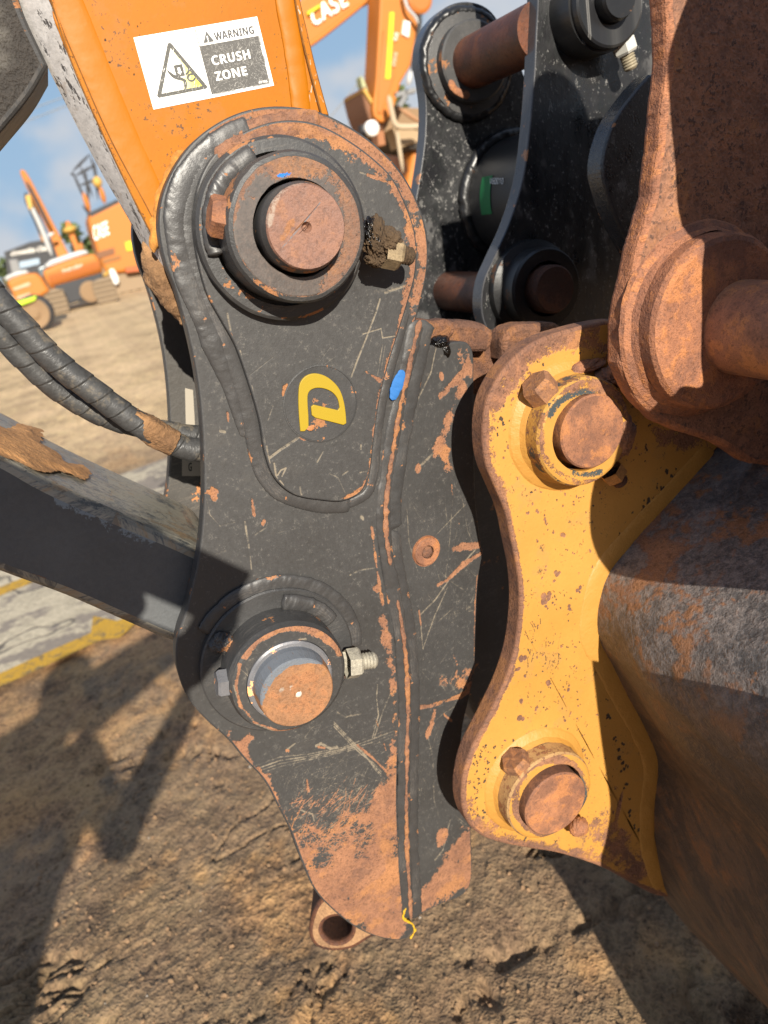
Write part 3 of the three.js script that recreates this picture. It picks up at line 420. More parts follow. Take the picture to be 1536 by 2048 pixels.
  const BS = skin({ pl: bpl, rect: bR, w: 640, h: 640, draw: (T) => {
    T.line([[490, 1310], [510, 1282], [545, 1262], [580, 1253], [612, 1256], [640, 1266], [666, 1284], [684, 1305]], 20, 'r', 0.8, 4); T.line([[480, 1330], [472, 1370], [480, 1410], [510, 1445], [560, 1464], [620, 1455], [664, 1425], [688, 1380]], 7, 'r', 0.75, 2);
    T.line([[572, 1285], [610, 1278]], 7, 'g', 0.85, 1); T.line([[572, 1288], [600, 1283]], 5, 'r', 0.9, 1); T.hair(480, 1260, 690, 1460, 90, 26, 71, 'g', 0.5, 1.2); T.line([[468, 1372], [480, 1410], [512, 1448], [560, 1468]], 4, 'g', 0.9, 0.5); T.poly([[490, 1320], [520, 1300], [500, 1350], [490, 1390], [478, 1370]], 'g', 0.35, 6);
  }, shade: blackShade });
  const faceUV = (g, R) => { const P = g.attributes.position, uv = g.attributes.uv; for (let i = 0; i < P.count; i++) uv.setXY(i, (P.getX(i) - R[0]) / (R[2] - R[0]), (P.getY(i) - R[1]) / (R[3] - R[1])); return g; };
  part('boss', turned([[qb + 0.001, 0.006], [qb, 0.046], [qb - 0.003, 0.0535]], Lw(0), V(0, 0, 1), 96, 0.006, false), M.dark, hitch, 'black boss around the lower pin');
  part('boss_face', faceUV(turned([[qb - 0.003, 0.0534], [qb - 0.006, 0.0552], [qh, 0.0555], [qh * 0.99, 0.05]], Lw(0), V(0, 0, 1), 96, 0.006, false), bR), skinMat(BS, 0.001), hitch, 'scraped rusty face of the lower boss');
  part('bush', turned([[qh * 0.985, 0.03], [qh * 0.985, 0.0575], [qh * 0.94, 0.059], [qp * 1.03, 0.059]], Lw(0), V(0, 0, 1), 96, 0.003, false), M.steel, hitch, 'grey steel bush around the lower pin');
  const lR = [LOW_AXIS.x - qp * 1.06, LOW_AXIS.y - qp * 1.06, LOW_AXIS.x + qp * 1.06, LOW_AXIS.y + qp * 1.06], PL = faceSkin(zPlane(0.085), lR, (T) => { T.poly([[510, 1390], [520, 1350], [545, 1322], [590, 1306], [640, 1312], [668, 1332], [620, 1326], [578, 1334], [550, 1358], [534, 1385], [524, 1415]], 'b', 0.72, 2); T.spot(565, 1382, 6, 'g', 0.9, 1); T.spot(582, 1376, 5, 'g', 0.9, 1); T.poly([[550, 1350], [640, 1340], [665, 1380], [640, 1440], [570, 1440], [535, 1400]], 'r', 0.5, 8); }, [0.29, 0.145, 0.062]);
  const lp0 = part('pin', faceUV(turned([[qp * 1.05, 0.03], [qp * 1.05, 0.068], [qp * 1.0, 0.0835], [qp * 0.97, 0.085], [0.004, 0.085], [0.003, 0.0865]], Lw(0), V(0, 0, 1), 96, 0.006), lR), PL, hitch, 'lower pin with a bright rusty end');
  const cap2 = turned([[0.0042, 0.0845], [0.0036, 0.0862], [0.002, 0.0872]], Lw(0).add(V(0.0005, -0.001, 0)), V(0, 0, 1), 16); part('centre_mark', cap2, plain(0.55, 0.5, 0.42, 0.6), hitch);
  bolt([446, 1366], [706, 1326], [752, 1317], 0.034, 0.0165, 0.015, 0.0185, M.steel, M.zincLight, M.zincLight, ['grey hex bolt head on the left of the lower boss', 'zinc nut on the right of the lower boss']);

  // emblem
  const E0 = onz(642, 808, 0.012), er = pxr(76, 642, 808, 0.012);
  const eb = part('emblem', turned([[er, 0.0], [er, 0.0012], [er * 0.965, 0.0014], [er * 0.955, 0.0007], [er * 0.94, 0.0007]], V(E0.x, E0.y, 0.0108), V(0, 0, 1), 72), M.darkFine, hitch, 'round badge with a raised yellow letter shape');
  const c1 = (a) => a.map(([x, y, c]) => [350 + x / 2.363, 650 + y / 2.363, c]);
  const dPx = c1([[592, 502, 1], [585, 420], [583, 330], [590, 275], [612, 245], [640, 231], [670, 229], [712, 242], [752, 272], [780, 310], [799, 370], [807, 430], [809, 464, 1], [795, 472, 1], [740, 458, 1], [662, 438, 1], [646, 426, 1], [642, 386, 1], [654, 376, 1], [768, 402, 1], [777, 390, 1], [768, 350], [745, 320], [710, 302], [670, 297], [641, 307], [628, 326], [626, 362], [630, 430, 1], [631, 482, 1], [612, 502, 1]]);
  const eb2 = slab(smooth(pxLocal(dPx, zPlane(0.0125)), true, 4), zPlane(0.0115), 0.0035, 0.0007, null, [], 0.002); { const m = part('letter', eb2, M.yellowEmblem, eb); m.userData.label = 'raised yellow letter shape'; }
  part('chip', blob(onz(622, 856, 0.0135), 0.0042, 0.003, 0.0008, 0.5, 1.2, 0.1, 8), M.rustBright, eb);

  // right-hand plate, turned back along the weld
  const th = 0.13, sd = onz(795, 760, 0).sub(onz(812, 1800, 0)).normalize(), sp = V(sd.y, -sd.x, 0), PR = { o: onz(792, 1250, -0.007), u: sp.clone().multiplyScalar(Math.cos(th)).add(V(0, 0, -Math.sin(th))), v: sd, n: sp.clone().multiplyScalar(Math.sin(th)).add(V(0, 0, Math.cos(th))) };
  const rPx = [[838, 690, 1], [870, 690, 1], [926, 683], [938, 688], [946, 704], [948, 760], [949, 900], [952, 1000], [960, 1070], [966, 1105, 1], [957, 1160], [952, 1260], [950, 1350, 1], [938, 1400], [925, 1460], [922, 1540], [930, 1620], [942, 1650, 1], [941, 1768], [928, 1788], [875, 1812], [826, 1838, 1], [806, 1830, 1], [800, 1700], [798, 1500], [796, 1330], [778, 1200], [758, 1070], [764, 960], [780, 860], [812, 740]];
  const rOut = smooth(pxLocal(rPx, PR)), rRect = bounds(rOut);
  const RS = skin({ pl: PR, rect: rRect, w: 500, h: 1460, draw: (T) => {
    T.poly([[826, 1840], [880, 1800], [945, 1780], [945, 1650], [925, 1668], [905, 1690], [880, 1730], [850, 1770], [830, 1800]], 'r', 0.95, 9); T.spot(884, 1672, 18, 'r', 0.75, 5); T.line([[900, 1640], [886, 1700], [870, 1720]], 5, 'g', 0.7, 1);
    T.poly([[905, 690], [945, 690], [948, 760], [930, 745], [915, 720]], 'r', 0.85, 6); T.line([[935, 735], [905, 770], [880, 792]], 11, 'r', 0.85, 2); T.line([[925, 775], [905, 800], [893, 850], [885, 885], [872, 902]], 19, 'r', 0.72, 5); T.line([[870, 903], [848, 925], [830, 940]], 4, 'g', 0.8, 1); T.spot(834, 940, 7, 'r', 0.9, 2); T.poly([[880, 900], [900, 890], [905, 940], [885, 950]], 'r', 0.7, 5); T.line([[900, 950], [905, 990], [920, 1050]], 5, 'r', 0.6, 2); T.spot(880, 750, 6, 'r', 0.8, 1);
    T.line([[872, 695], [862, 745], [835, 800], [815, 840], [808, 868]], 2.8, 'g', 0.8); T.line([[800, 890], [802, 930], [797, 980]], 2, 'g', 0.45); T.line([[814, 1020], [818, 1085], [836, 1145]], 2, 'g', 0.6); T.line([[872, 1070], [930, 1010]], 2, 'g', 0.6); T.line([[890, 1000], [895, 1060]], 3, 'g', 0.4); T.line([[905, 1000], [898, 1100], [890, 1160]], 1.8, 'g', 0.55); T.line([[925, 1000], [935, 1060], [945, 1085]], 2, 'g', 0.5);
    T.line([[965, 1090], [930, 1093], [905, 1100]], 9, 'r', 0.85, 2); T.line([[965, 1105], [925, 1130], [895, 1160], [875, 1170]], 5, 'r', 0.85, 1.5); T.line([[950, 1100], [905, 1150], [870, 1200], [842, 1228]], 2.6, 'g', 0.75); T.line([[895, 1175], [870, 1230], [846, 1297], [842, 1255]], 2.6, 'g', 0.7); T.line([[838, 1228], [845, 1250], [862, 1240], [945, 1215]], 12, 'g', 0.34, 2); T.line([[838, 1222], [842, 1250]], 4, 'r', 0.8, 1);
    T.line([[955, 1150], [950, 1220], [949, 1345]], 5, 'r', 0.75, 1.5); T.poly([[875, 1345], [905, 1355], [945, 1330], [948, 1375], [905, 1385], [875, 1380]], 'r', 0.52, 5); T.poly([[875, 1345], [905, 1355], [945, 1330], [948, 1375], [905, 1385], [875, 1380]], 'g', 0.4, 4); T.line([[820, 1417], [860, 1412], [920, 1392], [938, 1382]], 7, 'r', 0.9, 1); T.line([[870, 1420], [862, 1450], [855, 1470]], 12, 'r', 0.75, 3); T.line([[855, 1470], [866, 1520], [868, 1600], [880, 1640]], 4, 'g', 0.45, 1); T.line([[888, 1430], [903, 1442]], 5, 'r', 0.7, 1); T.line([[905, 1305], [915, 1330], [912, 1350]], 6, 'r', 0.65, 2);
    T.hair(820, 1000, 950, 1650, 170, 50, 91, 'g', 0.42, 1.1, 1.2); T.hair(800, 700, 950, 1000, 60, 40, 92, 'g', 0.35, 1, 1.6); T.hair(830, 1100, 960, 1500, 60, 70, 93, 'g', 0.45, 1.2, -0.8); T.hair(820, 1500, 930, 1700, 120, 30, 94, 'g', 0.4, 1.1, 1.4);
  }, shade: blackShade });
  part('wing_plate', slab(rOut, PR, 0.02, 0.0022, rRect), [skinMat(RS, 0.0014), M.darkFine], hitch, 'scratched black side wing with a rusty lower corner');
  const seam = [[836, 640], [822, 700], [806, 770], [790, 850], [776, 940], [768, 1005], [768, 1060], [777, 1130], [790, 1200], [802, 1270], [808, 1340], [811, 1420], [809, 1500], [808, 1600], [809, 1700], [815, 1790], [817, 1836]];
  part('weld_bead', sweep(seam.map(([x, y]) => onz(x - 1, y, -0.001)), 0.0095, { bump: 0.0010, f: 18, steps: 14, flat: 0.28, seg: 20, rf: (s) => 1 + 0.035 * Math.sin(s * 1100 + 1.5 * Math.sin(s * 190)) + 0.08 * Math.sin(s * 61) }), M.bead, hitch, 'black weld down the seam of the hitch');
  part('weld_bead', sweep(seam.slice(0, 7).map(([x, y]) => onz(x + 13, y, -0.003)), 0.014, { bump: 0.0012, f: 18, steps: 14, flat: 0.24, seg: 20, rf: (s) => 1 + 0.035 * Math.sin(s * 1000 + 1.5 * Math.sin(s * 170)) }), M.darkFine, hitch); part('weld_bead', sweep(seam.slice(6).map(([x, y]) => onz(x + 13, y, -0.006)), 0.0115, { bump: 0.001, f: 18, steps: 14, flat: 0.24, seg: 20, rf: (s) => 1 + 0.035 * Math.sin(s * 1000 + 1.5 * Math.sin(s * 170)) }), M.bead, hitch);
  part('weld_edge', sweep(seam.slice(8).map(([x, y]) => onz(x + 5, y, 0.0022)), 0.0027, { bump: 0.002, f: 40, steps: 14, flat: 0.4, rf: (s) => 0.55 + 0.9 * S(NB, s * 4, 0.3) }), M.rust, hitch); part('weld_edge', sweep(seam.slice(0, 8).map(([x, y]) => onz(x + 4, y, 0.0025)), 0.0028, { bump: 0.002, f: 40, steps: 14, flat: 0.4, rf: (s) => 0.45 + 1.1 * S(NB, s * 3, 0.7) }), M.rust, hitch);
  const bm = [[808, 740], [800, 760], [789, 792], [786, 800]]; part('paint_mark', sweep(bm.map(([x, y]) => onz(x - 2, y, 0.0042)), (t) => 0.0035 + 0.0035 * Math.sin(t * 3.1), { bump: 0.0008, f: 60, flat: 0.16, steps: 12 }), plain(0.02, 0.13, 0.38, 0.75), hitch, 'bright blue paint dab on the weld');
  part('yellow_paint', sweep([[812, 1815], [806, 1835], [815, 1842], [826, 1850], [829, 1862], [820, 1878]].map(([x, y]) => onz(x, y, 0.001)), 0.0015, { bump: 0.0014, f: 60, steps: 14 }), plain(0.5, 0.29, 0.01, 0.7), hitch, 'thin line of yellow paint on the toe');
  { const c = onPlane(852, 1102, PR), r = pxr(27, 852, 1102, -0.02); const sc = part('socket_screw', turned([[r * 1.1, -0.002], [r * 1.08, 0.0012], [r * 1.01, 0.0004], [r * 0.97, 0.0036], [r * 0.9, 0.0046], [r * 0.46, 0.0046]], c, PR.n, 40, 0.01, false), M.rustBright, hitch, 'rusty socket screw in the wing plate');
    part('socket', mergeGeometries([hexHead(c.clone().addScaledVector(PR.n, 0.0002), PR.n, r * 0.62, 0.0008), hexSocket(c, PR.n, r * 0.47, 0.0042, 0.0045)]), M.rust, sc); }
  part('grease', mergeGeometries([blob(onz(878, 684, -0.022), 0.013, 0.007, 0.012, 0.35, 0.8, 0.3), blob(onz(890, 699, -0.019), 0.006, 0.011, 0.005, 0.35, 0.8, 0.5)]), M.grease, hitch, 'blob of black grease on top of the wing plate');

  // far side plate, cross members, rusty jaw and lifting eye
  part('side_plate', slab(out, zPlane(-0.262), 0.024, 0.002), [tileMat(darkTile, { color: new THREE.Color(1.5, 1.4, 1.25) }, 0.41), M.dark], hitch, 'far side plate of the hitch, mostly in shade');
  const mid = smooth(pxLocal([[600, 690, 1], [900, 720, 1], [905, 1000], [915, 1105], [900, 1350], [880, 1480], [890, 1640], [900, 1700, 1], [815, 1760], [760, 1790], [690, 1700], [600, 1500, 1], [560, 1100, 1]], zPlane(-0.03)));
  part('cross_member', slab(mid, zPlane(-0.034), 0.226, 0.004), [M.dark, M.dark], hitch);
  part('boss_tube', turned([[0.085, -0.262], [0.085, -0.2], [0.05, -0.2]], V(UP_AXIS.x, UP_AXIS.y, 0), V(0, 0, 1), 48), M.dark, hitch);
  const jawM = tileMat(rustTile, { color: new THREE.Color(0.8, 0.78, 0.76) }, 0.16, 0.003);
  const jawPart = (px, z, t, b) => part('jaw', slab(smooth(pxLocal(px, zPlane(z))).map((p) => [p[0] + wob(p[0], p[1], z, 9, 0.002), p[1] + wob(p[1], p[0], z, 9, 0.002)]), zPlane(z), t, b), [jawM, jawM], hitch, 'rusty jaw edge behind the wing plate');
  jawPart([[820, 640], [868, 640], [905, 641], [913, 652], [908, 672], [880, 690, 1], [820, 690, 1]], -0.030, 0.03, 0.007); jawPart([[900, 648], [925, 641], [962, 646], [984, 660], [986, 690], [975, 705, 1], [900, 705, 1]], -0.045, 0.035, 0.008); jawPart([[1005, 680], [1022, 655], [1045, 648], [1080, 646], [1122, 652], [1130, 690], [1120, 720, 1], [1005, 720, 1]], -0.045, 0.04, 0.008); jawPart([[830, 664, 1], [980, 664], [1060, 668], [1150, 668, 1], [1150, 790, 1], [830, 790, 1]], -0.075, 0.05, 0.008);
  { const c = onz(674, 1858, -0.05), n = V(-0.32, 0.34, 1).normalize(), pl = { o: c, n, u: V(1, 0, 0.32).normalize(), v: null }; pl.v = V(0, 0, 0).crossVectors(n, pl.u).normalize();
    const lug = smooth(pxLocal([[618, 1872], [632, 1895], [665, 1904], [706, 1898], [745, 1876], [800, 1860, 1], [800, 1780, 1], [700, 1770], [640, 1800], [622, 1835]], pl)), hole = smooth(pxLocal([[645, 1862], [650, 1845], [668, 1836], [690, 1838], [703, 1852], [700, 1870], [684, 1882], [662, 1882]], pl));
    part('lifting_eye', slab(lug, pl, 0.10, 0.006, null, [hole]), [tileMat(mudTile, { color: new THREE.Color(0.95, 0.82, 0.72) }, 0.09, 0.001), M.rustDark], hitch, 'rusty lifting eye below the toe of the hitch'); }
}
function hexSocket(c, n, r, depth, rise) { const g = new THREE.CylinderGeometry(r, r, depth, 6, 1, true); g.rotateX(Math.PI / 2); g.applyQuaternion(lookQ(n)); const p = c.clone().addScaledVector(n, rise - depth / 2); g.translate(p.x, p.y, p.z); return g.toNonIndexed ? toIdx(g) : g; }
function toIdx(g) { return g; }

// ------------------------------------------------------------------ the orange arm
const ZA = zPlane(-0.036);
const paintShade = (base, { dirt = 0.2, chipTo = [0.05, 0.035, 0.03], rust = true } = {}) => (r, g, b, u, v, o, q) => {
  const n1 = S(NA, u * 2, v * 2), n2 = S(NB, u * 4.5, v * 4.5), n3 = S(NC, u * 6, v * 6), k = 1 + (n1 - 0.5) * 0.16 + (n3 - 0.5) * 0.07;
  for (let i = 0; i < 3; i++) o[i] = base[i] * k;
  ln(o, [0.25, 0.17, 0.09], sstep(0.6, 0.9, n2) * dirt);
  ln(o, chipTo, sstep(0.85, 0.88, n3 * 0.75 + n2 * 0.25) * 0.8);
  const s = clamp(g * (0.5 + n3)); ln(o, [0.5, 0.47, 0.42], sstep(0.25, 0.8, s) * 0.7);
  const n5 = S(NC, u * 17, v * 17), bb = sstep(0.45, 0.56, b + (n2 - 0.5) * 0.4 + (n5 - 0.5) * 0.9 - (b < 0.02 ? 1 : 0)); ln(o, chipTo, bb);
  const rr = sstep(0.46, 0.55, r + (n2 - 0.5) * 0.75 + (n3 - 0.5) * 0.3 + (n5 - 0.5) * 0.5 - (r < 0.02 ? 1 : 0));
  if (rr > 0) { rustColor(n1 * 0.5 + n2 * 0.5, S(NB, u * 3, v * 3 + 0.5), n3, q, 1.0); ln(o, q, rr); }
  o[3] = 0.7 - Math.max(rr, bb) * 0.3 + (n3 - 0.5) * (0.06 + rr * 0.5) + (n2 - 0.5) * 0.1; o[4] = mix(0.55 + (n1 - 0.5) * 0.15, 0.88, Math.max(rr, bb));
};
const ORANGE = [0.375, 0.121, 0.003];
const arm = thing('digger_boom_end', 'orange excavator arm with a white warning sticker above the black hitch', 'excavator arm', onz(480, 460, -0.036));
{
  const front = [[-150, -640, 1], [100, 5], [150, 150], [285, 440], [318, 500], [345, 565], [400, 660, 1], [700, 640, 1], [700, 380], [655, 225], [632, 140], [613, 60], [597, -10], [470, -620, 1]];
  const o = smooth(pxLocal(front, ZA), true, 5), seen = bounds(pxLocal([[60, -40], [720, 700]], ZA).concat(pxLocal([[90, 660], [720, -40]], ZA)), 0.01);
  const A = skin({ pl: ZA, rect: seen, w: 800, h: 800, draw: (T) => {
    T.line([[600, 0], [614, 60], [634, 145], [655, 225]], 5, 'b', 0.55, 1); T.hair(590, 0, 650, 220, 30, 14, 3, 'g', 0.8, 2, 1.3);
    T.line([[105, 5], [155, 150], [290, 440]], 3, 'b', 0.35, 1); for (let i = 0, R = rng(8); i < 60; i++) T.spot(160 + R() * 440, R() * 440, 0.5 + R() * R() * 1.3, 'b', 0.9, 0.4); T.line([[316, 440], [318, 470], [330, 500]], 10, 'g', 0.8, 2);
  }, shade: paintShade(ORANGE, { dirt: 0.10 }) });
  const mOr = new THREE.MeshPhysicalMaterial({ map: A.map, bumpMap: A.data, roughnessMap: A.data, roughness: 1, bumpScale: 0.0004, specularIntensity: 0.4 }); 
  const SA = (() => { const c = texPair(512, 1024, (x, y, o) => { const u = x / 512, v = y / 1024, n1 = S(NA, u * 0.7, v), n2 = S(NB, u, v * 1.5), n3 = S(NC, u * 1.2, v * 2.4), sp = sstep(0.68, 0.72, S(NC, u * 0.9, v * 0.4) * 0.75 + n2 * 0.25); const k = 0.9 + (n3 - 0.5) * 0.4; o[0] = mix(0.56, 0.66, n1) * k; o[1] = mix(0.53, 0.64, n1) * k; o[2] = mix(0.50, 0.63, n1) * k; ln(o, [0.035, 0.03, 0.03], sp * 0.9); ln(o, [0.3, 0.19, 0.10], sstep(0.5, 0.7, n2) * 0.3); o[3] = 0.6 - sp * 0.4; o[4] = 0.7; }, true); return tileMat(c, {}, 0.3, 0.0008); })();
  part('side_plate', slab(o, ZA, 0.04, 0.002, seen), [mOr, SA], arm, 'orange side plate with a dusty grey edge face');
  { // bevelled edge of the arm, dusty grey with dark specks
    const A0 = [[-150, -640], [100, 5], [150, 150], [200, 258], [245, 352], [285, 440], [318, 500], [345, 565], [400, 660]], B0 = [[-220, -640], [36, 5], [104, 150], [158, 258], [208, 352], [260, 440], [300, 520], [336, 600], [400, 700]], pos = [], uv = [], idx = [];
    let l = 0; A0.forEach((p, i) => { const a = onz(p[0], p[1], -0.037), b = onz(B0[i][0], B0[i][1], -0.078); if (i) l += a.distanceTo(onz(A0[i - 1][0], A0[i - 1][1], -0.037)); for (let k = 0; k <= 4; k++) { const q = a.clone().lerp(b, k / 4); pos.push(q.x, q.y, q.z - 0.006 * (k / 4) * (k / 4)); uv.push(k / 4 * 0.05, l); } });
    for (let i = 0; i + 1 < A0.length; i++) for (let k = 0; k < 4; k++) { const c = i * 5 + k; idx.push(c, c + 1, c + 5, c + 5, c + 1, c + 6); }
    const g = new THREE.BufferGeometry(); g.setAttribute('position', new THREE.Float32BufferAttribute(pos, 3)); g.setAttribute('uv', new THREE.Float32BufferAttribute(uv, 2)); g.setIndex(idx); g.computeVertexNormals(); SA.side = THREE.DoubleSide; part('edge_face', g, SA, arm, 'dusty grey edge face with dark specks');
  }
  // flange strips and welds on the face
  const strip = (px, t, m, b = 0.0015) => part('flange', slab(smooth(pxLocal(px, ZA), true, 5), ZA, t, b, seen, [], t - 0.001), [mOr, m], arm);
  const mSide = tileMat(mudTile, { color: new THREE.Color(0.55, 0.34, 0.09) }, 0.4, 0.0006);
  strip([[84, -60, 1], [101, 5], [151, 150], [286, 440], [319, 500, 1], [321, 470], [303, 430], [224, 282], [165, 150], [112, 20], [96, -60, 1]], 0.0035, mSide);
  strip([[585, -60, 1], [598, 0], [612, 60], [631, 140], [656, 232, 1], [640, 232, 1], [616, 140], [597, 60], [577, -60, 1]], 0.005, mSide);
  const mWeld = new THREE.MeshPhysicalMaterial({ color: new THREE.Color(0.375, 0.122, 0.003), roughness: 0.5, specularIntensity: 0.5, bumpMap: tiled(mudTile.data, 0.6), bumpScale: 0.0003 });
  const bd = (px, r, fl) => part('weld_bead', sweep(px.map((p) => onz(p[0], p[1], -0.036)), r, { flat: fl, bump: 0.0006, f: 14, steps: 10 }), mWeld, arm);
  bd([[560, -60], [570, 0], [580, 60], [590, 120], [598, 180], [604, 240]], 0.010, 0.26); bd([[110, -60], [136, 10], [165, 80], [200, 165], [240, 260], [285, 360], [325, 450]], 0.014, 0.10); bd([[104, 20], [158, 150], [218, 285], [300, 435], [318, 470]], 0.0022, 0.9);
  part('end_boss', turned([[0.088, -0.262], [0.088, -0.04], [0.08, -0.036]], V(UP_AXIS.x, UP_AXIS.y, 0), V(0, 0, 1), 64, 0.004), tileMat(mudTile, { color: new THREE.Color(1.0, 0.85, 0.68) }, 0.2, 0.002), arm, 'rounded arm end caked with tan dirt');
  part('dirt', sweep([[284, 474, -0.074], [292, 495, -0.07], [304, 524, -0.066], [322, 560, -0.06], [345, 605, -0.055], [365, 650, -0.05]].map(([x, y, z]) => onz(x + 6, y, z)), (t) => 0.003 + 0.0145 * Math.min(1, t * 2.6) * (t > 0.7 ? (1 - t) / 0.3 : 1), { bump: 0.006, f: 9, steps: 16, seg: 24, rf: (s, a) => 0.9 + 0.22 * S(NB, s * 1.5, a / 6.2832) }), tileMat(mudTile, { color: new THREE.Color(0.86, 0.72, 0.58) }, 0.12, 0.002), arm, 'tan dirt packed along the arm end');
  part('weld_bead', sweep([[310, 505], [316, 455], [325, 405], [342, 355], [372, 300]].map((p) => onz(p[0] - 3, p[1], -0.034)), 0.006, { bump: 0.002 }), tileMat(mudTile, { color: new THREE.Color(1.5, 1.0, 0.35) }, 0.3), arm);
  // warning sticker
  const Q = [[307, 219], [548, 171], [514, 33], [267, 75]].map((p) => onz(p[0], p[1], -0.0355));
  const cv = document.createElement('canvas'); cv.width = 1240; cv.height = 720; const c = cv.getContext('2d');
  c.fillStyle = '#f4f2ec'; c.fillRect(0, 0, 1240, 720); c.strokeStyle = '#4a4a4c'; c.lineWidth = 7; c.strokeRect(28, 28, 1184, 664);
  c.fillStyle = '#4a4845'; c.fillRect(600, 190, 606, 496); c.fillRect(594, 30, 8, 660);
  c.fillStyle = '#4a4a4a'; c.beginPath(); c.moveTo(700, 56); c.lineTo(756, 170); c.lineTo(644, 170); c.closePath(); c.fill(); c.fillStyle = '#f0eee8'; c.font = 'bold 80px sans-serif'; c.fillText('!', 685, 162);
  c.fillStyle = '#3c3c3e'; c.font = 'bold 106px sans-serif'; c.save(); c.translate(766, 162); c.scale(0.80, 1); c.fillText('WARNING', 0, 0); c.lineWidth = 4; c.strokeStyle = '#3c3c3e'; c.strokeText('WARNING', 0, 0); c.restore();
  c.fillStyle = '#f6f4ee'; c.font = 'bold 128px sans-serif'; c.fillText('CRUSH', 672, 400); c.fillText('ZONE', 672, 560); c.font = 'bold 34px sans-serif'; c.fillText('47706', 1090, 672);
  const tri = (a, w, f) => { c.beginPath(); c.moveTo(318, 130 + a); c.lineTo(548 - a * 0.85, 596 - a * 0.5); c.lineTo(92 + a * 0.85, 596 - a * 0.5); c.closePath(); c.lineJoin = 'round'; if (f) { c.fillStyle = f; c.fill(); } if (w) { c.lineWidth = w; c.strokeStyle = '#45443f'; c.stroke(); } };
  tri(0, 46); { const gr = c.createLinearGradient(300, 0, 480, 0); gr.addColorStop(0, '#f4f2ea'); gr.addColorStop(0.45, '#f2ee9a'); gr.addColorStop(1, '#eede4a'); tri(30, 0, gr); }
  c.fillStyle = '#45443f'; c.fillRect(300, 330, 86, 120); c.fillStyle = '#f4f2ea'; c.fillRect(330, 360, 26, 44); c.beginPath(); c.moveTo(320, 402); c.lineTo(366, 402); c.lineTo(343, 432); c.fill(); c.strokeStyle = '#f4f2ea'; c.lineWidth = 8; c.strokeRect(296, 326, 94, 130);
  c.fillStyle = '#45443f'; c.beginPath(); c.moveTo(222, 352); c.quadraticCurveTo(240, 450, 300, 476); c.lineTo(352, 500); c.quadraticCurveTo(350, 560, 340, 590); c.lineTo(356, 596); c.quadraticCurveTo(394, 540, 382, 490); c.quadraticCurveTo(330, 440, 284, 420); c.closePath(); c.fill();
  c.strokeStyle = '#45443f'; c.lineWidth = 22; c.lineCap = 'round'; c.beginPath(); c.arc(440, 480, 34, 0.5, 5.2); c.stroke(); c.beginPath(); c.moveTo(400, 436); c.quadraticCurveTo(440, 420, 436, 372); c.stroke();
  const R = rng(77); for (let i = 0; i < 420; i++) { const x = 606 + R() * 600, y = 196 + R() * 480, a = R() * 3, l = 10 + R() * 60; c.strokeStyle = `rgba(235,232,222,${0.1 + R() * 0.4})`; c.lineWidth = 1 + R() * 3; c.beginPath(); c.moveTo(x, y); c.lineTo(Math.min(1204, x + Math.cos(a) * l), Math.min(684, y + Math.sin(a) * l)); c.stroke(); }
  for (let i = 0; i < 260; i++) { const x = 40 + R() * 540, y = 40 + R() * 640, l = 6 + R() * 24; c.strokeStyle = R() > 0.45 ? `rgba(244,242,236,${0.5 + R() * 0.5})` : `rgba(90,95,110,${0.1 + R() * 0.35})`; c.lineWidth = 1 + R() * 4; c.beginPath(); c.moveTo(x, y); c.lineTo(x + l * 0.5, y - l); c.stroke(); }
  for (let i = 0; i < 2600; i++) { c.fillStyle = R() > 0.5 ? 'rgba(244,242,236,0.5)' : 'rgba(60,58,54,0.18)'; c.fillRect(R() * 1240, R() * 720, 1 + R() * 5, 1 + R() * 5); }
  for (let i = 0; i < 50; i++) { c.fillStyle = 'rgba(244,242,236,0.95)'; const e = (R() * 4) | 0, t = R(); c.fillRect(e < 2 ? t * 1200 : e === 2 ? 22 : 1204, e === 0 ? 20 : e === 1 ? 686 : t * 700, e < 2 ? 40 : 14, e < 2 ? 14 : 40); }
  const tx = new THREE.CanvasTexture(cv); tx.colorSpace = THREE.SRGBColorSpace;
  const N = 10, pos = [], uv = [], idx = []; for (let j = 0; j <= N; j++) for (let i = 0; i <= N; i++) { const s = i / N, t = j / N, a = Q[0].clone().lerp(Q[1], s), b = Q[3].clone().lerp(Q[2], s), p = a.lerp(b, t); pos.push(p.x, p.y, p.z); uv.push(s, t); }
  for (let j = 0; j < N; j++) for (let i = 0; i < N; i++) { const a = j * (N + 1) + i; idx.push(a, a + 1, a + N + 1, a + N + 1, a + 1, a + N + 2); }
  const g = new THREE.BufferGeometry(); g.setAttribute('position', new THREE.Float32BufferAttribute(pos, 3)); g.setAttribute('uv', new THREE.Float32BufferAttribute(uv, 2)); g.setIndex(idx); g.computeVertexNormals();
  part('warning_sticker', g, new THREE.MeshStandardMaterial({ map: tx, roughness: 0.55 }), arm, 'worn white and grey sticker reading WARNING CRUSH ZONE');
}

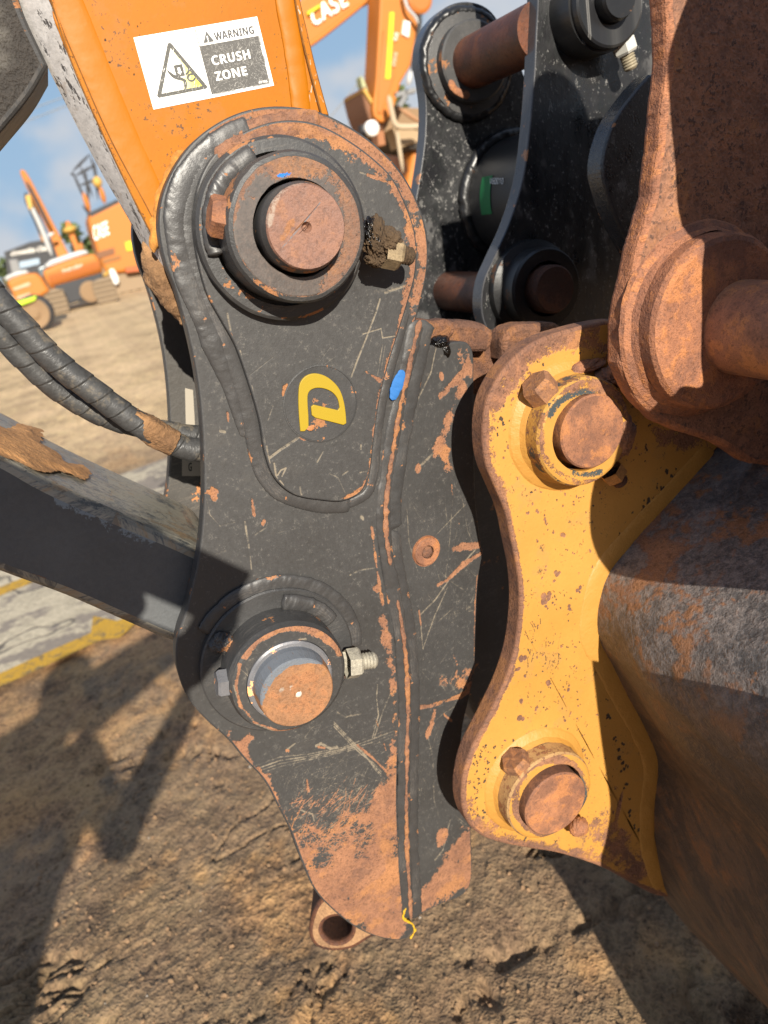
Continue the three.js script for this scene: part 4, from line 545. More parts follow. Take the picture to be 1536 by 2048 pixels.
// ------------------------------------------------------------------ grey link from the left, cylinder end at the top left, hoses
{
  const lk = thing('tipping_link', 'grey steel link bar caked with orange dirt, running left from the hitch', 'link', onz(391, 1190, -0.03));
  const ZL = zPlane(-0.034), px = [[-260, 795, 1], [0, 909], [98, 964], [234, 1027], [391, 1096], [450, 1130], [480, 1220], [440, 1300], [351, 1288], [254, 1249], [129, 1195], [0, 1148], [-260, 1045, 1]];
  const o = smooth(pxLocal(px, ZL), true, 5), rect = bounds(o);
  const FS = skin({ pl: ZL, rect, w: 1024, h: 700, draw: (T) => {
    T.line([[0, 925], [98, 980], [234, 1042], [391, 1108]], 12, 'g', 0.75, 2); T.line([[120, 1000], [234, 1050], [300, 1080]], 22, 'g', 0.6, 4); T.line([[0, 1140], [129, 1186], [254, 1240], [340, 1276]], 7, 'r', 0.8, 1); T.line([[20, 1140], [90, 1160]], 7, 'r', 0.9, 1); T.poly([[150, 1200], [185, 1195], [182, 1210], [155, 1212]], 'g', 1, 1); T.hair(0, 940, 380, 1240, 50, 40, 6, 'g', 0.3, 1.2, 0.4); T.line([[300, 1190], [320, 1150], [340, 1130]], 8, 'g', 0.22, 2);
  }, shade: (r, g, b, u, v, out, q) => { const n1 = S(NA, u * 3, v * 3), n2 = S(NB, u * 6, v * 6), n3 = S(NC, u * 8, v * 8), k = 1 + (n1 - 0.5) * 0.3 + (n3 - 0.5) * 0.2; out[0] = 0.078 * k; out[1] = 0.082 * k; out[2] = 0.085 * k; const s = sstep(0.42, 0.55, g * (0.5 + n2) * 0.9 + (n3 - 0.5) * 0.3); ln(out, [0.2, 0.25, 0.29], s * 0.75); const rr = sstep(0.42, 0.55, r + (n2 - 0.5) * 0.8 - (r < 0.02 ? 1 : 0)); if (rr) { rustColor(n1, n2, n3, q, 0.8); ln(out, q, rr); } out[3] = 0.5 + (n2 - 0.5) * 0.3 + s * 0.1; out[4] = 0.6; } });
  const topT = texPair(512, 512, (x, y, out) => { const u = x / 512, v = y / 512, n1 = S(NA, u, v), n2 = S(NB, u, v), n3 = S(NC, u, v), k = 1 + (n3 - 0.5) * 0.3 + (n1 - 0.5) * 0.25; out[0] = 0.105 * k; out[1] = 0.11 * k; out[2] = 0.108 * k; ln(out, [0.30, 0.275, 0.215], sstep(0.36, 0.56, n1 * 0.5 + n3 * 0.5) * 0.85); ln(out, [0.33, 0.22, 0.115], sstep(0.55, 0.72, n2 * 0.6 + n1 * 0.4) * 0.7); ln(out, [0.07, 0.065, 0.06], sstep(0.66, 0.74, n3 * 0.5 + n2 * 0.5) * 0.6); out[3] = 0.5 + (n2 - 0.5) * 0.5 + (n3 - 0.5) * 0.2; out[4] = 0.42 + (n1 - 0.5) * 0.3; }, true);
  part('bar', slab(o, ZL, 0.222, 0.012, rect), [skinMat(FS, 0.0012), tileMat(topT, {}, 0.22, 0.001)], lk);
  { // crust of dirt on the upper face
    const a0 = onPlane(0, 909, ZL), b0 = onPlane(391, 1096, ZL), d = b0.clone().sub(a0).normalize(), n = V(-d.y, d.x, 0), tp = { o: a0.clone().addScaledVector(n, 0.0002), u: d, v: V(0, 0, -1), n };
    const poly = pxLocal([[-90, 812], [-40, 830], [0, 849], [43, 845], [88, 859], [86, 886], [117, 902], [133, 921], [168, 929], [187, 948], [172, 958], [148, 952], [117, 944], [78, 944], [39, 924], [0, 908], [-60, 875], [-100, 850]], tp), [u0, v0, u1, v1] = bounds(poly, 0.002), NX = 200, NY = 110, pos = [], uv = [], idx = [], ok = [];
    const inside = (x, y) => { let c = false, m = 1e9; for (let i = 0, k = poly.length - 1; i < poly.length; k = i++) { const [ax, ay] = poly[i], [bx, by] = poly[k]; if ((ay > y) !== (by > y) && x < (bx - ax) * (y - ay) / (by - ay) + ax) c = !c; const t = clamp(((x - ax) * (bx - ax) + (y - ay) * (by - ay)) / ((bx - ax) ** 2 + (by - ay) ** 2)); m = Math.min(m, Math.hypot(x - ax - t * (bx - ax), y - ay - t * (by - ay))); } return c ? m : -m; };
    for (let j = 0; j <= NY; j++) for (let i = 0; i <= NX; i++) { const x = mix(u0, u1, i / NX), y = mix(v0, v1, j / NY), e = inside(x, y) + (S(NB, x * 2, y * 2) - 0.5) * 0.012, h = -0.0006 + sstep(0, 0.02, e) * 0.0016 * (0.5 + S(NA, x * 1.6, y * 1.6)) + sstep(0, 0.03, e) * 0.0004 * S(NC, x * 2, y * 2), p = tp.o.clone().addScaledVector(tp.u, x).addScaledVector(tp.v, y).addScaledVector(n, h); pos.push(p.x, p.y, p.z); uv.push(x, y); ok.push(e > -0.001); }
    for (let j = 0; j < NY; j++) for (let i = 0; i < NX; i++) { const a = j * (NX + 1) + i, b = a + NX + 1; if (ok[a] && ok[a + 1] && ok[b] && ok[b + 1]) idx.push(a, a + 1, b, b, a + 1, b + 1); }
    const g = new THREE.BufferGeometry(); g.setAttribute('position', new THREE.Float32BufferAttribute(pos, 3)); g.setAttribute('uv', new THREE.Float32BufferAttribute(uv, 2)); g.setIndex(idx); g.computeVertexNormals();
    part('dirt', g, tileMat(mudTile, { color: new THREE.Color(1.75, 1.32, 0.85), side: THREE.DoubleSide }, 0.14, 0.0012), lk, 'orange dirt caked on top of the link'); }
  part('boss', turned([[0.062, -0.235], [0.062, -0.03]], V(LOW_AXIS.x, LOW_AXIS.y, 0), V(0, 0, 1), 48), M.darkFine, lk);
}
function linkTop(x, y, pl) { // a point on the link's upper face
  const a = onPlane(0, 909, pl), b = onPlane(391, 1096, pl), d = b.clone().sub(a).normalize(), n = V(-d.y, d.x, 0); if (n.y < 0) n.negate(); return onPlane(x, y, { o: a, n });
}
{
  const gl = thing('guide_link', 'dark blunt steel link end at the top left corner', 'link', onz(40, 120, -0.06));
  const Z = zPlane(-0.07), o = smooth(pxLocal([[-420, -160, 1], [-150, -400, 1], [-20, -260, 1], [38, 0], [96, 130, 1], [62, 188], [0, 264], [-180, 470, 1], [-420, 420, 1]], Z), true, 5), rect = bounds(o);
  const t = skin({ pl: Z, rect, w: 512, h: 512, draw: (T) => { T.poly([[-40, -40], [10, -20], [40, 60], [30, 140], [-10, 200], [-60, 200]], 'g', 0.55, 20); T.line([[0, 258], [60, 186], [94, 132]], 6, 'g', 0.45, 1); }, shade: (r, g, b, u, v, out) => { const n1 = S(NA, u * 3, v * 3), n2 = S(NB, u * 6, v * 6), n3 = S(NC, u * 9, v * 9), k = 1 + (n3 - 0.5) * 0.8; out[0] = 0.026 * k; out[1] = 0.021 * k; out[2] = 0.017 * k; ln(out, [0.12, 0.11, 0.095], sstep(0.3, 0.7, g * (0.6 + n2)) * 0.7); out[3] = n2 * 0.5 + n3 * 0.5; out[4] = 0.8; } });  // soft pale patch paints the sunlit part of the link end
  part('bar', slab(o, Z, 0.10, 0.006, rect), [skinMat(t, 0.003), M.dark], gl);
  const uc = onz(-120, -60, -0.3); void uc;
}
{
  const hoseMat = (() => { const t = texPair(512, 512, (x, y, o) => { const u = x / 512, v = y / 512, n1 = S(NA, u, v), n2 = S(NB, u, v), n3 = S(NC, u, v * 0.5), k = 1 + (n3 - 0.5) * 0.6; o[0] = 0.046 * k; o[1] = 0.046 * k; o[2] = 0.046 * k; ln(o, [0.17, 0.14, 0.10], sstep(0.52, 0.78, n1 * 0.5 + n2 * 0.5) * 0.7); o[3] = 0.5 + (n3 - 0.5) * 0.3; o[4] = 0.55 + (n2 - 0.5) * 0.3; }, true); return tileMat(t, {}, 0.16, 0.0008); })();
  const wrap = (pitch) => (s, a) => { const t = (s / pitch + a / (Math.PI * 2)) % 1; return 0.95 + 0.07 * (t < 0.9 ? t / 0.9 : 1 - (t - 0.9) * 10) - (t > 0.93 ? 0.03 : 0); };
  const mk = (px, z0, z1, r, label, pitch) => {
    const pts = px.map(([x, y], i) => onz(x, y, mix(z0, z1, i / (px.length - 1)))), h = thing('hydraulic_hose', label, 'hose', pts[pts.length - 1], 'two spiral-wrapped hydraulic hoses');
    part('sleeve', sweep(pts, r, { seg: 40, steps: 46, rf: wrap(pitch) }), hoseMat, h); h.path = pts; return h;
  };
  const h1 = mk([[-120, 455], [-55, 535], [0, 607], [43, 652], [90, 703], [137, 745], [187, 782], [234, 818], [281, 850], [332, 880], [376, 897], [410, 901], [470, 900]], -0.05, -0.055, 0.0134, 'upper front spiral-wrapped black hose with tan mud where it meets the hitch', 0.0235);
  const h2 = mk([[-120, 540], [-55, 610], [0, 664], [23, 692], [59, 728], [102, 768], [148, 800], [195, 826], [250, 846], [310, 858], [360, 868], [410, 874], [470, 880]], -0.09, -0.115, 0.0128, 'lower rear spiral-wrapped black hose partly hidden under the other hose', 0.0245);
  const crust = (h, r, t0, t1, n, m, seed) => { const c = new THREE.CatmullRomCurve3(h.path, false, 'centripetal'), P = []; for (let i = 0; i <= n; i++) P.push(c.getPointAt(mix(t0, t1, i / n))); part('mud', sweep(P, r, { seg: 40, steps: 10, rf: (s, a) => 0.88 + 0.36 * S(NB, s * 2.2 + seed, a / 6.2832) * (0.7 + 0.3 * Math.sin(a + 0.8)) + 0.04 * S(NC, s * 4, a / 3.1416) - 0.22 * sstep(0.022, 0.0, Math.min(s, r * 6.1 - s) - 0.02 * S(NB, a / 6.2832 * 0.7, seed)) }), m, h, 'tan mud stuck to the hose'); };
  crust(h1, 0.0146, 0.66, 0.815, 8, tileMat(mudTile, { color: new THREE.Color(0.80, 0.66, 0.52) }, 0.09, 0.002), 0.2);
}
{ // white labels on the far plate of the hitch
  const lab = (q, text, n) => { const cv = document.createElement('canvas'); cv.width = 200; cv.height = 100; const c = cv.getContext('2d'); c.fillStyle = '#9a9284'; c.fillRect(0, 0, 200, 100); c.fillStyle = '#2a2826'; c.font = 'bold 60px sans-serif'; if (text) c.fillText(text, 60, 74);  const t = new THREE.CanvasTexture(cv); t.colorSpace = THREE.SRGBColorSpace;
    const P = q.map((p) => onz(p[0], p[1], -0.2605)), g = new THREE.BufferGeometry(); g.setAttribute('position', new THREE.Float32BufferAttribute(P.flatMap((p) => [p.x, p.y, p.z]), 3)); g.setAttribute('uv', new THREE.Float32BufferAttribute([0, 0, 1, 0, 1, 1, 0, 1], 2)); g.setIndex([0, 1, 2, 0, 2, 3]); g.computeVertexNormals(); part('data_label', g, new THREE.MeshStandardMaterial({ map: t, roughness: 0.7 }), hitch, n); };
  lab([[372, 868], [391, 868], [386, 780], [370, 776]], '', 'small white data label on the far plate'); lab([[364, 952], [404, 952], [404, 914], [364, 914]], 'G', 'white label with a letter on the far plate');
}

// ------------------------------------------------------------------ the yellow-eared bucket at the right
const castTo = (P, z) => P.clone().addScaledVector(SUN, (z - P.z) / SUN.z);
const yb = thing('yellow_eared_bucket', 'excavator bucket with chipped yellow ears and a dark rusty shell', 'bucket', onz(1060, 1690, 0.085));
{
  const ZB = zPlane(0.085);
  const px = [[1136, 659], [1094, 672], [1051, 695], [1008, 738], [982, 781], [970, 819], [966, 879], [973, 930], [991, 975], [1012, 1026], [1025, 1088], [1036, 1144], [1040, 1200], [1038, 1240], [1029, 1302], [1012, 1358], [987, 1414], [961, 1465], [940, 1507], [927, 1554], [924, 1606], [936, 1646], [961, 1671], [995, 1685], [1059, 1698], [1119, 1708], [1209, 1738], [1264, 1768], [1311, 1791], [1344, 1797, 1], [1328, 1760], [1310, 1691], [1308, 1627], [1316, 1520], [1290, 1456], [1256, 1392], [1222, 1324], [1196, 1275], [1194, 1243], [1203, 1190], [1217, 1148], [1273, 1076], [1341, 1003], [1420, 916, 1], [1480, 840], [1440, 720], [1340, 660], [1240, 640], [1180, 648]];
  const o = smooth(pxLocal(px, ZB)), rect = bounds(o);
  const Y = skin({ pl: ZB, rect, w: 1040, h: 1640, draw: (T) => {
    T.line([[1136, 659], [1094, 672], [1051, 695], [1008, 738], [982, 781], [970, 819], [967, 879], [975, 930], [993, 975], [1013, 1026], [1026, 1088], [1037, 1144], [1041, 1200], [1039, 1240], [1030, 1302], [1013, 1358], [988, 1414], [962, 1465], [941, 1507], [928, 1554], [925, 1606], [937, 1646], [961, 1670], [995, 1684], [1059, 1697], [1119, 1707], [1209, 1737], [1264, 1767], [1330, 1795]], 21, 'r', 0.85, 2); T.line([[1051, 700], [1010, 745], [984, 790], [975, 880], [982, 935], [1000, 985]], 36, 'r', 0.5, 4);
    T.line([[1180, 665], [1120, 672], [1075, 690], [1035, 720], [1005, 760], [990, 790]], 56, 'r', 0.72, 5); T.line([[1230, 655], [1290, 670], [1360, 700]], 50, 'r', 0.7, 8);
    T.line([[1035, 1250], [1020, 1350], [992, 1412], [972, 1450]], 22, 'r', 0.6, 5); T.line([[940, 1600], [955, 1650], [1000, 1676], [1070, 1690], [1150, 1705], [1215, 1725]], 24, 'r', 0.62, 6);
    T.poly([[1160, 1640], [1190, 1625], [1235, 1630], [1260, 1690], [1290, 1760], [1240, 1745], [1180, 1710]], 'r', 0.56, 12); T.poly([[1205, 1660], [1270, 1660], [1310, 1700], [1330, 1790], [1220, 1740]], 'r', 0.44, 10);
    T.line([[1245, 1585], [1238, 1615], [1230, 1650]], 12, 'r', 0.9, 3); T.line([[1235, 1680], [1260, 1710], [1268, 1720]], 8, 'r', 0.8, 2); T.line([[1055, 1470], [1080, 1462], [1110, 1462], [1125, 1478]], 15, 'r', 0.6, 3); T.line([[1055, 1470], [1080, 1462], [1110, 1462], [1125, 1478]], 12, 'g', 0.5, 3);
    T.poly([[1130, 725], [1165, 720], [1200, 730], [1210, 745], [1150, 745]], 'r', 0.75, 4); T.poly([[975, 1600], [985, 1590], [990, 1640], [1010, 1650], [985, 1660]], 'r', 0.7, 5);
    T.poly([[1280, 850], [1340, 860], [1390, 850], [1430, 870], [1420, 910], [1380, 900], [1320, 885]], 'r', 0.56, 9); T.poly([[1180, 680], [1230, 690], [1260, 720], [1240, 750], [1200, 720]], 'r', 0.6, 8);
    const R = rng(42); for (let i = 0; i < 46; i++) T.spot(1050 + R() * 145, 1000 + R() * 480, 1.5 + R() * R() * 6, 'r', 1, 1); for (let i = 0; i < 150; i++) T.spot(1045 + R() * 130, 1180 + R() * 330, 0.7 + R() * 1.3, 'b', 0.9, 0.4); for (let i = 0; i < 46; i++) { const t = R(); T.spot(mix(1400, 1200, t) + (R() - 0.5) * 60, mix(900, 1150, t) + (R() - 0.5) * 40, 2 + R() * R() * 6, 'b', 1, 1); } for (let i = 0; i < 26; i++) { const t = R(); T.spot(mix(1215, 1300, t) + R() * 20 - 20, mix(1330, 1740, t), 2 + R() * 5, 'b', 1, 1); }
    for (let i = 0; i < 90; i++) T.spot(940 + R() * 60, 1480 + R() * 170, 1 + R() * 2.5, 'b', 0.9, 0.5); for (let i = 0; i < 40; i++) T.spot(1000 + R() * 60, 700 + R() * 100, 1 + R() * 3, 'r', 0.9, 0.5);
    for (const [x, y, r] of [[1090, 1200, 10], [1100, 1195, 8], [1115, 1145, 7], [1047, 1320, 7], [1037, 1342, 6], [1045, 1405, 6], [1140, 1376, 6], [1100, 1370, 8], [1158, 1180, 6], [1040, 1435, 9], [1125, 1070, 5], [1090, 1040, 4]]) T.spot(x, y, r, 'r', 1, 1.5);
    for (let i = 0; i < 170; i++) { const q = R() * 6.28, k = 0.85 + R() * 0.75; T.spot(1085 + Math.cos(q) * 100 * k, 1600 + Math.sin(q) * 95 * k, 0.8 + R() * R() * 5, R() > 0.4 ? 'r' : 'b', 1, 0.6); } for (let i = 0; i < 120; i++) { const q = R() * 6.28; T.spot(1150 + Math.cos(q) * (120 + R() * 40), 850 + Math.sin(q) * (130 + R() * 40), 0.8 + R() * R() * 4, R() > 0.4 ? 'r' : 'b', 1, 0.6); } T.hair(1050, 1190, 1120, 1330, 30, 18, 7, 'b', 0.7, 1.4, 1.4); T.hair(960, 780, 1100, 1000, 12, 14, 9, 'b', 0.6, 1);
  }, shade: paintShade([0.445, 0.218, 0.042], { dirt: 0.16, chipTo: [0.052, 0.035, 0.022] }) });
  part('ear_plate', slab(o, ZB, 0.028, 0.004, rect), [skinMat(Y, 0.0018), M.rust], yb, 'far ear with chipped yellow paint and rusty edges');
  // weld fillet along the shell and raised rib seen on the waist
  const yw = new THREE.MeshStandardMaterial({ color: new THREE.Color(0.435, 0.213, 0.041), roughness: 0.55, bumpMap: tiled(mudTile.data, 0.3), bumpScale: 0.001 });
  part('weld_bead', sweep([[1435, 900], [1341, 1000], [1273, 1072], [1214, 1144], [1197, 1195], [1189, 1243], [1193, 1280], [1219, 1326], [1253, 1394], [1287, 1458], [1311, 1522], [1303, 1627], [1305, 1693], [1330, 1775]].map((p) => onz(p[0] - 9, p[1], 0.0845)), (t) => 0.018 - 0.005 * t, { flat: 0.16, bump: 0.0008, f: 12, steps: 10, seg: 20 }), yw, yb);

  // two pin bosses with bolts
  const pinSet = (facePx, rf, pinPx, rpx, seat, headPx, nutPx, up) => {
    const zf = 0.122, c = onz(facePx[0], facePx[1], zf), R = pxr(rf, facePx[0], facePx[1], zf), rp = pxr(rpx, pinPx[0], pinPx[1], zf), fr = [c.x - R - 0.004, c.y - R - 0.004, c.x + R + 0.004, c.y + R + 0.004], pl = zPlane(zf);
    part('weld_fillet', turned([[R + 0.016, 0.083], [R + 0.012, 0.0865], [R + 0.004, 0.091], [R, 0.097]], V(c.x, c.y, 0), V(0, 0, 1), 72, 0.02, false), yw, yb);
    const side = skin({ pl, rect: fr, w: 512, h: 512, draw: (T) => {
      const a = (t, k) => [facePx[0] + Math.cos(t) * rf * k, facePx[1] + Math.sin(t) * rf * k * 1.05], arc = (t0, t1, k, w, ch, al, bl) => { const q = []; for (let i = 0; i <= 14; i++) q.push(a(mix(t0, t1, i / 14), k)); T.line(q, w, ch, al, bl); };
      arc(0, 6.3, 0.97, 15, 'r', 0.72, 2); if (up) { arc(3.6, 4.9, 0.80, 17, 'b', 0.95, 3); arc(1.2, 1.9, 0.80, 14, 'b', 0.8, 3); arc(4.2, 6.2, 0.93, 34, 'r', 0.7, 5); arc(2.4, 3.6, 0.92, 24, 'r', 0.55, 4); } else { arc(5.2, 6.7, 0.86, 18, 'b', 0.95, 2); arc(1.4, 2.8, 0.84, 18, 'b', 0.85, 3); arc(2.6, 5.3, 0.9, 26, 'r', 0.9, 3); }
    }, shade: paintShade([0.43, 0.21, 0.039], { dirt: 0.2, chipTo: [0.04, 0.05, 0.055] }) });
    const ds = (() => { const t = texPair(512, 512, (x, y, o) => { const u = x / 512, v = y / 512, n1 = S(NA, u, v), n2 = S(NB, u, v), n3 = S(NC, u, v), q = [0, 0, 0], k = 1 + (n3 - 0.5) * 0.3; o[0] = (up ? 0.46 : 0.40) * k; o[1] = (up ? 0.24 : 0.24) * k; o[2] = (up ? 0.05 : 0.10) * k; rustColor(n1, n2, n3, q, 0.9); ln(o, q, sstep(0.56, 0.6, n2 * 0.7 + n3 * 0.3)); if (up) ln(o, [0.05, 0.055, 0.055], sstep(0.62, 0.66, n1 * 0.6 + n2 * 0.4)); o[3] = 0.5 + (n3 - 0.5) * 0.4; o[4] = 0.75; }, true); return tileMat(t, {}, 0.1, 0.0008); })();
    const lbl = up ? 'upper pin boss of the yellow ear' : 'lower pin boss of the yellow ear';
    part('boss', turned([[R, 0.08], [R, zf - 0.004], [R - 0.002, zf - 0.0008]], V(c.x, c.y, 0), V(0, 0, 1), 80, 0.012, false), ds, yb, lbl);
    part('boss_face', ((g) => { const P = g.attributes.position, uv = g.attributes.uv; for (let i = 0; i < P.count; i++) uv.setXY(i, (P.getX(i) - fr[0]) / (fr[2] - fr[0]), (P.getY(i) - fr[1]) / (fr[3] - fr[1])); return g; })(turned([[R - 0.002, zf - 0.001], [R - 0.005, zf], [rp + 0.0018, zf], [rp + 0.0016, zf - 0.012]], V(c.x, c.y, 0), V(0, 0, 1), 80, 0.012, false)), skinMat(side, 0.0015), yb);
    const pc = onz(pinPx[0], pinPx[1], zf);
    part('pin', turned([[rp, 0.1], [rp, zf + 0.003], [rp - 0.002, zf + 0.005]], V(pc.x, pc.y, 0), V(0, 0, 1), 80, 0.004), M.rustBright, yb, up ? 'upper rusty pin end' : 'lower rusty pin end');
    const zh = 0.102, h = onz(headPx[0], headPx[1], zh), n = onz(nutPx[0], nutPx[1], zh), d = n.clone().sub(h).normalize();
    part('bolt_head', hexHead(h.clone().addScaledVector(d, 0.012), d.clone().negate(), 0.0185, 0.026, 0.5), tileMat(rustTile, { color: new THREE.Color(1.25, 1.25, 1.1) }, 0.12), yb); if (!up) part('lug', blob(n.clone().addScaledVector(d, -0.004), 0.014, 0.012, 0.012, 0.3, 0.8, 0.3), M.rustBright, yb); else part('nut', hexHead(n.clone().addScaledVector(d, -0.008), d, 0.015, 0.016), tileMat(mudTile, { color: new THREE.Color(1.3, 0.95, 0.5) }, 0.08), yb); if (up) part('bolt_shank', thread(n, d, 0.009, 0.02, 5), M.rustDark, yb);
  };
  pinSet([1172, 866], 99, [1181, 862], 67, 0, [1082, 780], [1226, 946], true);
  pinSet([1102, 1594], 79, [1108, 1604], 57, 0, [1036, 1528], [1160, 1657], false);
  { const r = onz(1238, 872, 0.108); part('lug', blob(r, 0.018, 0.026, 0.016, 0.4, 0.8, 0.2), M.rust, yb); const r2 = onz(1222, 755, 0.1); part('lug', blob(r2, 0.02, 0.012, 0.02, 0.4, 0.8, 0.5), M.rust, yb); const r3 = onz(1168, 735, 0.088); part('lug', blob(r3, 0.022, 0.007, 0.008, 0.5, 0.8, 0.7), M.rustBright, yb); }

  // shell: the bucket back, swept towards the viewer
  const sp = smooth([[1640, 700], [1420, 914], [1341, 1000], [1273, 1074], [1217, 1146], [1199, 1195], [1193, 1243], [1199, 1282], [1222, 1326], [1256, 1394], [1290, 1458], [1314, 1522], [1308, 1627], [1312, 1693], [1335, 1790], [1400, 1880], [1520, 1990], [1800, 2150]].map((p) => { const q = onz(p[0], p[1], 0.085); return [q.x, q.y]; }), false, 8);
  const zN = 70, z0 = 0.06, z1 = 0.62, pos = [], uv = [], idx = []; let L = [0]; for (let i = 1; i < sp.length; i++) L.push(L[i - 1] + Math.hypot(sp[i][0] - sp[i - 1][0], sp[i][1] - sp[i - 1][1]));
  for (let j = 0; j <= zN; j++) for (let i = 0; i < sp.length; i++) { const z = mix(z0, z1, j / zN), w = wob(sp[i][0], sp[i][1], z, 3.1, 0.006) * sstep(0.09, 0.2, z), e = sstep(0.08, 0.2, z) * 0.012; pos.push(sp[i][0] + w - e * sstep(0.3, 0.5, L[i]) * sstep(0.95, 0.6, L[i]), sp[i][1] + w, z); uv.push(z / 0.6, L[i] / 1.2); }
  const W = sp.length; for (let j = 0; j < zN; j++) for (let i = 0; i + 1 < W; i++) { const a = j * W + i; idx.push(a, a + 1, a + W, a + W, a + 1, a + W + 1); }
  const g = new THREE.BufferGeometry(); g.setAttribute('position', new THREE.Float32BufferAttribute(pos, 3)); g.setAttribute('uv', new THREE.Float32BufferAttribute(uv, 2)); g.setIndex(idx); g.computeVertexNormals();
  const st = texPair(768, 1536, (x, y, o) => {
    const u = x / 768, v = y / 1536, n1 = S(NA, u * 1.3, v * 2.6), n2 = S(NB, u * 2.2, v * 4.4), n3 = S(NC, u * 3, v * 6), st2 = S(NB, u * 1.2 + v * 2, v * 3.5 - u * 3), q = [0, 0, 0], s = v * 1.2;
    const ns = S(NB, u * 0.5 + v * 1.6, v * 6 - u * 3.4), nf = S(NC, u * 0.8 + v * 2, v * 9 - u * 5), low = sstep(0.40, 0.60, s + (n1 - 0.5) * 0.16), sunBand = sstep(0.20, 0.32, s) * (1 - low);
    const p = 0.058 + (n3 - 0.5) * 0.022 + (n1 - 0.5) * 0.02; o[0] = p * 1.04; o[1] = p; o[2] = p * 1.02;
    ln(o, [0.33, 0.275, 0.245], sstep(0.25, 0.95, n3 * 0.4 + n1 * 0.6) * (0.34 * (1 - low) + 0.40 * sunBand));  // paler across the sunlit strip: light put into the colour
    rustColor(n1, n2, n3, q, 0.85); ln(o, q, sstep(0.55, 0.68, n2 * 0.5 + n1 * 0.5 + sunBand * 0.06) * 0.8 * (1 - low));
    ln(o, [mix(0.088, 0.13, ns), mix(0.056, 0.077, ns), mix(0.033, 0.041, ns)], low * 0.85); ln(o, [0.19, 0.088, 0.036], sstep(0.54, 0.74, n2 * 0.4 + ns * 0.3 + n1 * 0.3) * low * 0.7); ln(o, [0.04, 0.032, 0.027], sstep(0.48, 0.34, ns * 0.5 + n2 * 0.5) * low * 0.5);
    o[3] = 0.5 + (n2 - 0.5) * 0.3 + (n3 - 0.5) * 0.25 + (nf - 0.5) * 0.2 * low; o[4] = 0.52 + (n1 - 0.5) * 0.25 + low * 0.12;
  }, false);
  part('shell', g, new THREE.MeshStandardMaterial({ map: st.map, bumpMap: st.data, roughnessMap: st.data, roughness: 1, bumpScale: 0.003, side: THREE.DoubleSide }), yb, 'dark rusty curved bucket back');
  part('chip', blob(onz(1301, 1238, 0.12), 0.009, 0.007, 0.003, 0.5, 1, 0.1, 8), plain(0.3, 0.2, 0.13, 0.8), yb); part('chip', blob(onz(1488, 1316, 0.2), 0.004, 0.014, 0.003, 0.5, 1, 0.4, 8), plain(0.36, 0.28, 0.24, 0.8), yb);
  // near ear, standing outside the frame: its shadow falls on the far ear
  const gnd = [V(0.60, 0, -0.36), V(0.575, 0, -0.15), V(0.548, 0, 0.02)].map((p) => castTo(p, 0.5)); const near = [[1190, 1338, 0.085], [1197, 1400, 0.085], [1209, 1500, 0.085], [1219, 1570, 0.085], [1226, 1627, 0.085], [1218, 1690, 0.085], [1207, 1745, 0.085]].map(([x, y, z]) => castTo(onz(x, y, z), 0.5));
  const no = [[near[0].x, near[0].y, 1], ...near.slice(1, -1).map((p) => [p.x, p.y]), [near[6].x, near[6].y], ...gnd.map((p) => [p.x, p.y]), [gnd[2].x + 0.02, 0.06, 1], [near[6].x + 0.55, 0.06, 1], [near[0].x + 0.62, near[0].y - 0.5, 1], [near[0].x + 0.14, near[0].y - 0.2], [near[0].x + 0.05, near[0].y - 0.035]];
  part('ear_plate', slab(smooth(no), zPlane(0.5), 0.036, 0.004), [M.rust, M.rustDark], yb, 'near ear of the same bucket');
}

